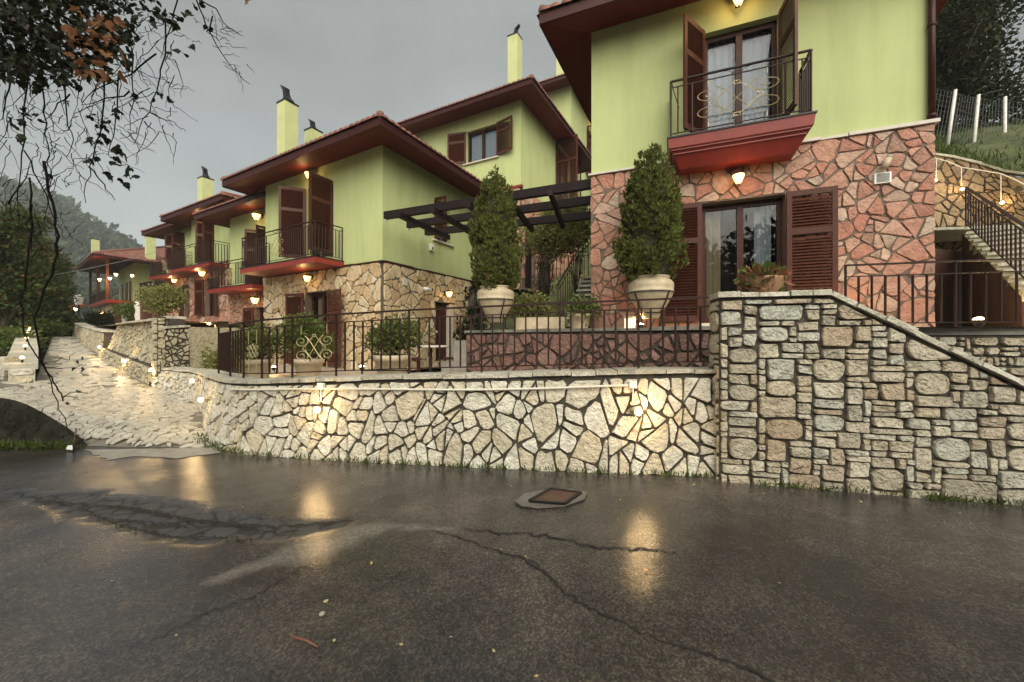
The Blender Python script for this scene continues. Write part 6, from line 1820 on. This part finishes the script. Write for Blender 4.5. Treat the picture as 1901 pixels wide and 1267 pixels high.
g_ = np.random.default_rng(303); m = MB(); cl = []
for k in range(34):
    x = -24+k*1.35+g_.normal()*.6; y = -15.5+g_.normal()*1.2; h = g_.uniform(5.5,9)
    for j in range(4): cl.append((np.array([x+g_.normal()*.8, y+g_.normal()*.8, h*(.22+.24*j)]), np.array([1.7,1.5,1.3])*(1.15-.18*j), 34))
ps, ds = clumpy(g_, cl, 6, .5); leaves(m, ps, ds, .5, g_, .6, .1, .4)
tag(m.build('woodland', M['wood_leaf']), 'dark woodland on the far side of the road', kind='stuff')

# ================================================================ VINE AND TREE OVERHEAD, TOP LEFT
VT = thing('overhanging_tree', 'leafy vine covered branches hanging into the top left corner', 'tree', (-6.2,2.0,0))
g = np.random.default_rng(91); vr = random.Random(91)
MB().tube([(-6.2,2.0,-.2),(-6.1,2.05,1.6),(-5.9,2.2,3.4),(-5.6,2.5,5.2)], [.24,.2,.17,.12], 10).build('trunk', M['bark'], VT, True)
mb = MB()
mb.tube([(-5.85,2.3,3.6),(-4.9,2.6,4.3),(-4.0,2.75,4.45),P(150,-60,2.9),P(300,-50,2.9),P(420,-20,3.0)], [.13,.10,.08,.06,.04,.015], 8)
mb.tube([(-5.9,2.2,3.3),(-5.0,2.5,3.6),P(-60,-20,2.8),P(60,60,2.7),P(150,120,2.7)], [.1,.08,.05,.03,.012], 7)
mb.build('limb', M['bark'], VT, True)
mb = MB()
def vine(pts, d, r0=.007, r1=.0025):
    q = [P(x, y, d) for x, y in pts]; out = [q[0]]
    for a, b in zip(q, q[1:]):
        for i in range(1,4): out.append(a.lerp(b,i/3) + Vector((vr.gauss(0,.006),vr.gauss(0,.006),vr.gauss(0,.006))))
    n = len(out); mb.tube(out, [lerp(r0,r1,i/(n-1)) for i in range(n)], 5)
    return out
tips = []
lines = [[(307,40),(300,130),(290,170),(268,225),(250,270)],[(195,100),(190,230),(180,280),(165,325),(156,375)],[(165,310),(190,342),(215,371)],[(80,170),(85,230),(90,290),(95,330),(80,410)],[(48,100),(45,260),(35,340),(35,400)],[(45,280),(75,340),(100,410),(110,470)],
 [(360,-10),(375,30),(400,85),(430,125),(462,160)],[(360,-5),(400,15),(415,45),(450,65)],[(290,100),(245,140),(190,160),(150,190)],[(130,175),(105,205),(80,225)],[(245,90),(245,160),(243,240)],[(120,150),(125,220),(135,260),(125,295)],[(240,170),(200,185),(150,195)],[(220,140),(215,230),(200,290)],[(20,150),(10,200),(-5,230)],[(330,0),(310,70),(300,110)],[(60,380),(52,420),(60,470)],[(395,30),(385,60),(405,75)],[(15,380),(45,330),(60,300)],[(280,210),(300,220),(328,228)],[(268,226),(290,248)]]
for l in lines: 
    o = vine(l, vr.uniform(2.6,3.1), .0055, .002); tips.append(o)
# long hanging stems that reach down over the driveway
s1 = vine([(82,300),(98,380),(108,440),(104,490),(80,540),(66,590),(70,640),(88,690),(104,718),(118,742)], 2.7, .0085, .004)
s2 = vine([(55,330),(62,420),(50,490),(42,560),(44,615),(62,650),(80,680),(100,730),(118,778),(136,815)], 2.75, .006, .0025)
vine([(82,676),(110,668),(128,666),(142,655)], 2.7, .003, .0015); vine([(85,682),(125,682),(160,676)], 2.7, .003, .0015); vine([(116,740),(135,728),(165,730)], 2.7, .003, .0015); vine([(116,740),(140,740),(150,746)], 2.7, .003, .0015)
for k in range(190):
    bx = vr.uniform(-5,330); by = vr.uniform(60,330) if bx < 200 else vr.uniform(20,250); a = vr.uniform(.2,2.9); L_ = vr.uniform(25,85)
    vine([(bx,by),(bx+math.cos(a)*L_*.5+vr.gauss(0,4),by+math.sin(a)*L_*.5),(bx+math.cos(a)*L_,by+math.sin(a)*L_+vr.gauss(0,6))], vr.uniform(2.5,3.3), .0028, .0012)
for k in range(45):
    bx = vr.uniform(0,130); by = vr.uniform(330,470); a = vr.uniform(-.8,2.9); L_ = vr.uniform(20,60)
    vine([(bx,by),(bx+math.cos(a)*L_*.5,by+math.sin(a)*L_*.5+vr.gauss(0,4)),(bx+math.cos(a)*L_,by+math.sin(a)*L_)], vr.uniform(2.6,2.9), .0025, .001)
for k in range(26):
    b = vr.choice([(400,85),(430,125),(385,40),(420,50),(330,30),(350,60),(300,160),(310,110)]); bx, by = b[0]+vr.gauss(0,14), b[1]+vr.gauss(0,12); a = vr.uniform(-.3,1.5); L_ = vr.uniform(12,45)
    vine([(bx,by),(bx+math.cos(a)*L_*.5,by+math.sin(a)*L_*.5+vr.gauss(0,3)),(bx+math.cos(a)*L_,by+math.sin(a)*L_)], vr.uniform(2.8,3.0), .0024, .001)
mb.build('twigs', M['twig'], VT, True, kind='stuff')
# leaves: lobed outline, a few shared meshes
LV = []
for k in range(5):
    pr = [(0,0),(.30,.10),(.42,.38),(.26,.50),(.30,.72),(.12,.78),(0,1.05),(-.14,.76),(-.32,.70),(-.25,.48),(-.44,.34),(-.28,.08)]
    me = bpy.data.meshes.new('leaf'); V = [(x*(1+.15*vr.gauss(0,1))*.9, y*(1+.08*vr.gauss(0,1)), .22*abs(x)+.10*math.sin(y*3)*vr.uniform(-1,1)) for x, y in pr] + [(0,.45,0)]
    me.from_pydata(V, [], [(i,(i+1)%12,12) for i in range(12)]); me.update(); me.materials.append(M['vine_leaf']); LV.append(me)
LD = []
for me in LV[:3]:
    q = me.copy(); q.materials.clear(); q.materials.append(M['dry_leaf']); LD.append(q)
spots = []
def add_spot(px, py, d, s, dry=False): spots.append((px,py,d,s,dry))
dens = lambda x, y: 1.0 if (x < 130 and y < 160) else (.75 if x < 210 and y < 150 else (.4 if x < 250 and y < 120 else (.22 if x < 310 and y < 45 else 0)))
while len(spots) < 2500:
    x, y = vr.uniform(-60,320), vr.uniform(-60,172)
    if x < 60 and y > 155: continue
    if vr.random() < dens(x, y)*(1.0 if y < 130 else .6): add_spot(x,y,vr.uniform(2.3,3.4),vr.uniform(.03,.066))
for k in range(60): add_spot(vr.gauss(185,22), vr.uniform(20,150), vr.uniform(2.35,2.6), vr.uniform(.05,.085), True)
for x, y in ((150,12),(170,38),(200,38),(455,5),(185,60),(130,50),(145,75),(195,95),(120,45)): add_spot(x,y,2.4,.085,True)
for x, y, s in ((212,258,.06),(222,272,.05),(215,290,.055),(165,255,.06),(175,268,.05),(195,282,.05),(205,272,.05),(222,282,.06),(162,295,.065),(200,305,.05),(200,318,.055),(235,310,.08),(228,330,.06),(248,325,.07),(240,318,.06),(33,250,.07),(50,210,.06),(40,220,.06),(70,222,.05),(20,220,.06),(95,240,.045),(92,330,.055),(130,185,.05),(80,160,.06),(205,200,.06),(215,210,.05),(200,225,.045),(190,230,.045),(255,175,.05),(260,60,.05),(335,45,.06),(318,42,.06),(330,95,.05),(340,100,.045),(360,90,.05),(290,175,.05),(300,172,.045),(310,185,.05),(275,40,.05),(285,20,.05),(180,215,.05),(193,238,.05),(155,160,.06),(250,165,.05),(268,75,.05),(45,205,.06),(375,20,.05),(383,50,.045),(340,20,.06),(300,35,.06),(140,672,.03),(148,676,.035),(155,672,.03),(158,686,.025),(135,682,.03),(140,735,.03),(150,731,.03),(163,728,.025),(120,742,.025)):
    for k in range(1 if s < .04 else 2): add_spot(x+vr.gauss(0,4),y+vr.gauss(0,4),2.7 if s < .04 else vr.uniform(2.6,2.9), s)
spots.sort(key=lambda a: -(a[3]/a[2])*(1 if -20 < a[0] and a[1] > -20 else .1)*(3 if a[1] > 165 or a[0] > 250 or a[4] else 1))
base = Vector(WPOS[VT.name])
rest = MB()
for i, (x, y, d, s, dry) in enumerate(spots):
    rot = (vr.gauss(R(-90),.8), vr.gauss(0,.7), vr.uniform(0,6.28)); p = P(x,y,d)
    if i < 300: inst('leaf', vr.choice(LD if dry else LV), VT, p-base, rot, (s,)*3)
    elif not dry:
        mt_ = Matrix.Translation(p) @ (__import__('mathutils').Euler(rot).to_matrix().to_4x4()) @ Matrix.Scale(s,4); me = vr.choice(LV)
        n0 = len(rest.v); rest.v += [tuple(mt_ @ v.co) for v in me.vertices]; rest.f += [tuple(n0+k for k in pl_.vertices) for pl_ in me.polygons]
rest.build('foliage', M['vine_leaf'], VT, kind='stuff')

# ================================================================ SMALL THINGS ON THE ROAD
fl = []
me = bpy.data.meshes.new('fallen_leaf'); me.from_pydata([(0,0,0),(.3,.25,.12),(.28,.6,.05),(0,1,.14),(-.26,.62,.1),(-.3,.28,.03),(0,.5,.0)], [], [(i,(i+1)%6,6) for i in range(6)]); me.update(); me.materials.append(M['yellow_leaf'])
LEAVES = [(932,1025,'fallen leaf lying in the long crack, nearer the pale patch'),(975,1038,'larger fallen leaf in the middle of the long crack'),(918,1215,'reddish fallen leaf below the long crack near the bottom edge'),(840,1185,'yellow fallen leaf in the empty asphalt left of the long crack'),(742,1197,'fallen leaf between the yellow leaf and the pebble'),(690,1050,'fallen leaf at the lower rim of the worn pale patch'),(620,1188,'fallen leaf right of the reddish twig'),(600,1120,'fallen leaf just above the pale pebble'),
 (1450,1085,'lone fallen leaf on the dark asphalt at the right'),(1000,1260,'fallen leaf nearest the bottom edge of the picture'),(1150,930,'fallen leaf just right of the manhole'),(950,905,'fallen leaf just left of the manhole'),(1030,890,'fallen leaf between the manhole and the wall foot'),(1290,905,'fallen leaf at the foot of the joint between the two road walls'),(1420,920,'fallen leaf under the left part of the rubble wall'),(1600,935,'fallen leaf under the middle of the rubble wall'),(1780,955,'fallen leaf under the right end of the rubble wall'),(780,880,'fallen leaf at the foot of the curved wall, left of the manhole'),(620,905,'fallen leaf in the golden reflection at the left'),(1200,1060,'fallen leaf below the golden reflection at the right'),(450,945,'fallen leaf on the far edge of the crazed patch'),(210,1080,'lone fallen leaf on the grey asphalt at the left'),(330,1180,'fallen leaf beside the thin crack at the lower left')]
for i, (px, py, lab) in enumerate(LEAVES):
    p = ground_px(px,py); p.z = road_z(p.x,p.y)+.012
    o = bpy.data.objects.new('fallen_leaf', me); COL.objects.link(o); o.location = p; s_ = vr.uniform(.018,.036); o.scale = (s_,)*3; o.rotation_euler = (vr.gauss(0,.2),vr.gauss(0,.2),vr.uniform(0,6))
    tag(o, lab, 'leaf', 'fallen leaves on the road')
t = thing('twig', 'thin reddish twig lying on the wet road at the left', 'twig', ground_px(565,1195))
MB().tube([ground_px(540,1187)+Vector((0,0,.015)), ground_px(570,1197)+Vector((0,0,.02)), ground_px(590,1206)+Vector((0,0,.013))], [.006,.005,.003], 5).build('twig_stem', mat('red_twig',(.2,.07,.04),.6), t, True)
t = thing('pebble', 'pale pebble on the wet road in front of the worn patch', 'stone', ground_px(598,1142))
mb = MB().lathe([(0,.0),(.015,.002),(.018,.009),(.011,.015),(0,.017)], 9, ground_px(598,1142)); mb.build('pebble_body', M['cap'], t, True)
t = thing('paper_scrap', 'white crumpled scrap at the foot of the mossy bank', 'litter', ground_px(128,838))
MB().extrude([ground_px(123,839)+Vector((0,0,.03)), ground_px(135,840)+Vector((0,0,.03)), ground_px(134,836)+Vector((0,0,.05)), ground_px(126,835)+Vector((0,0,.04))], (0,0,.02)).build('scrap', M['white'], t)
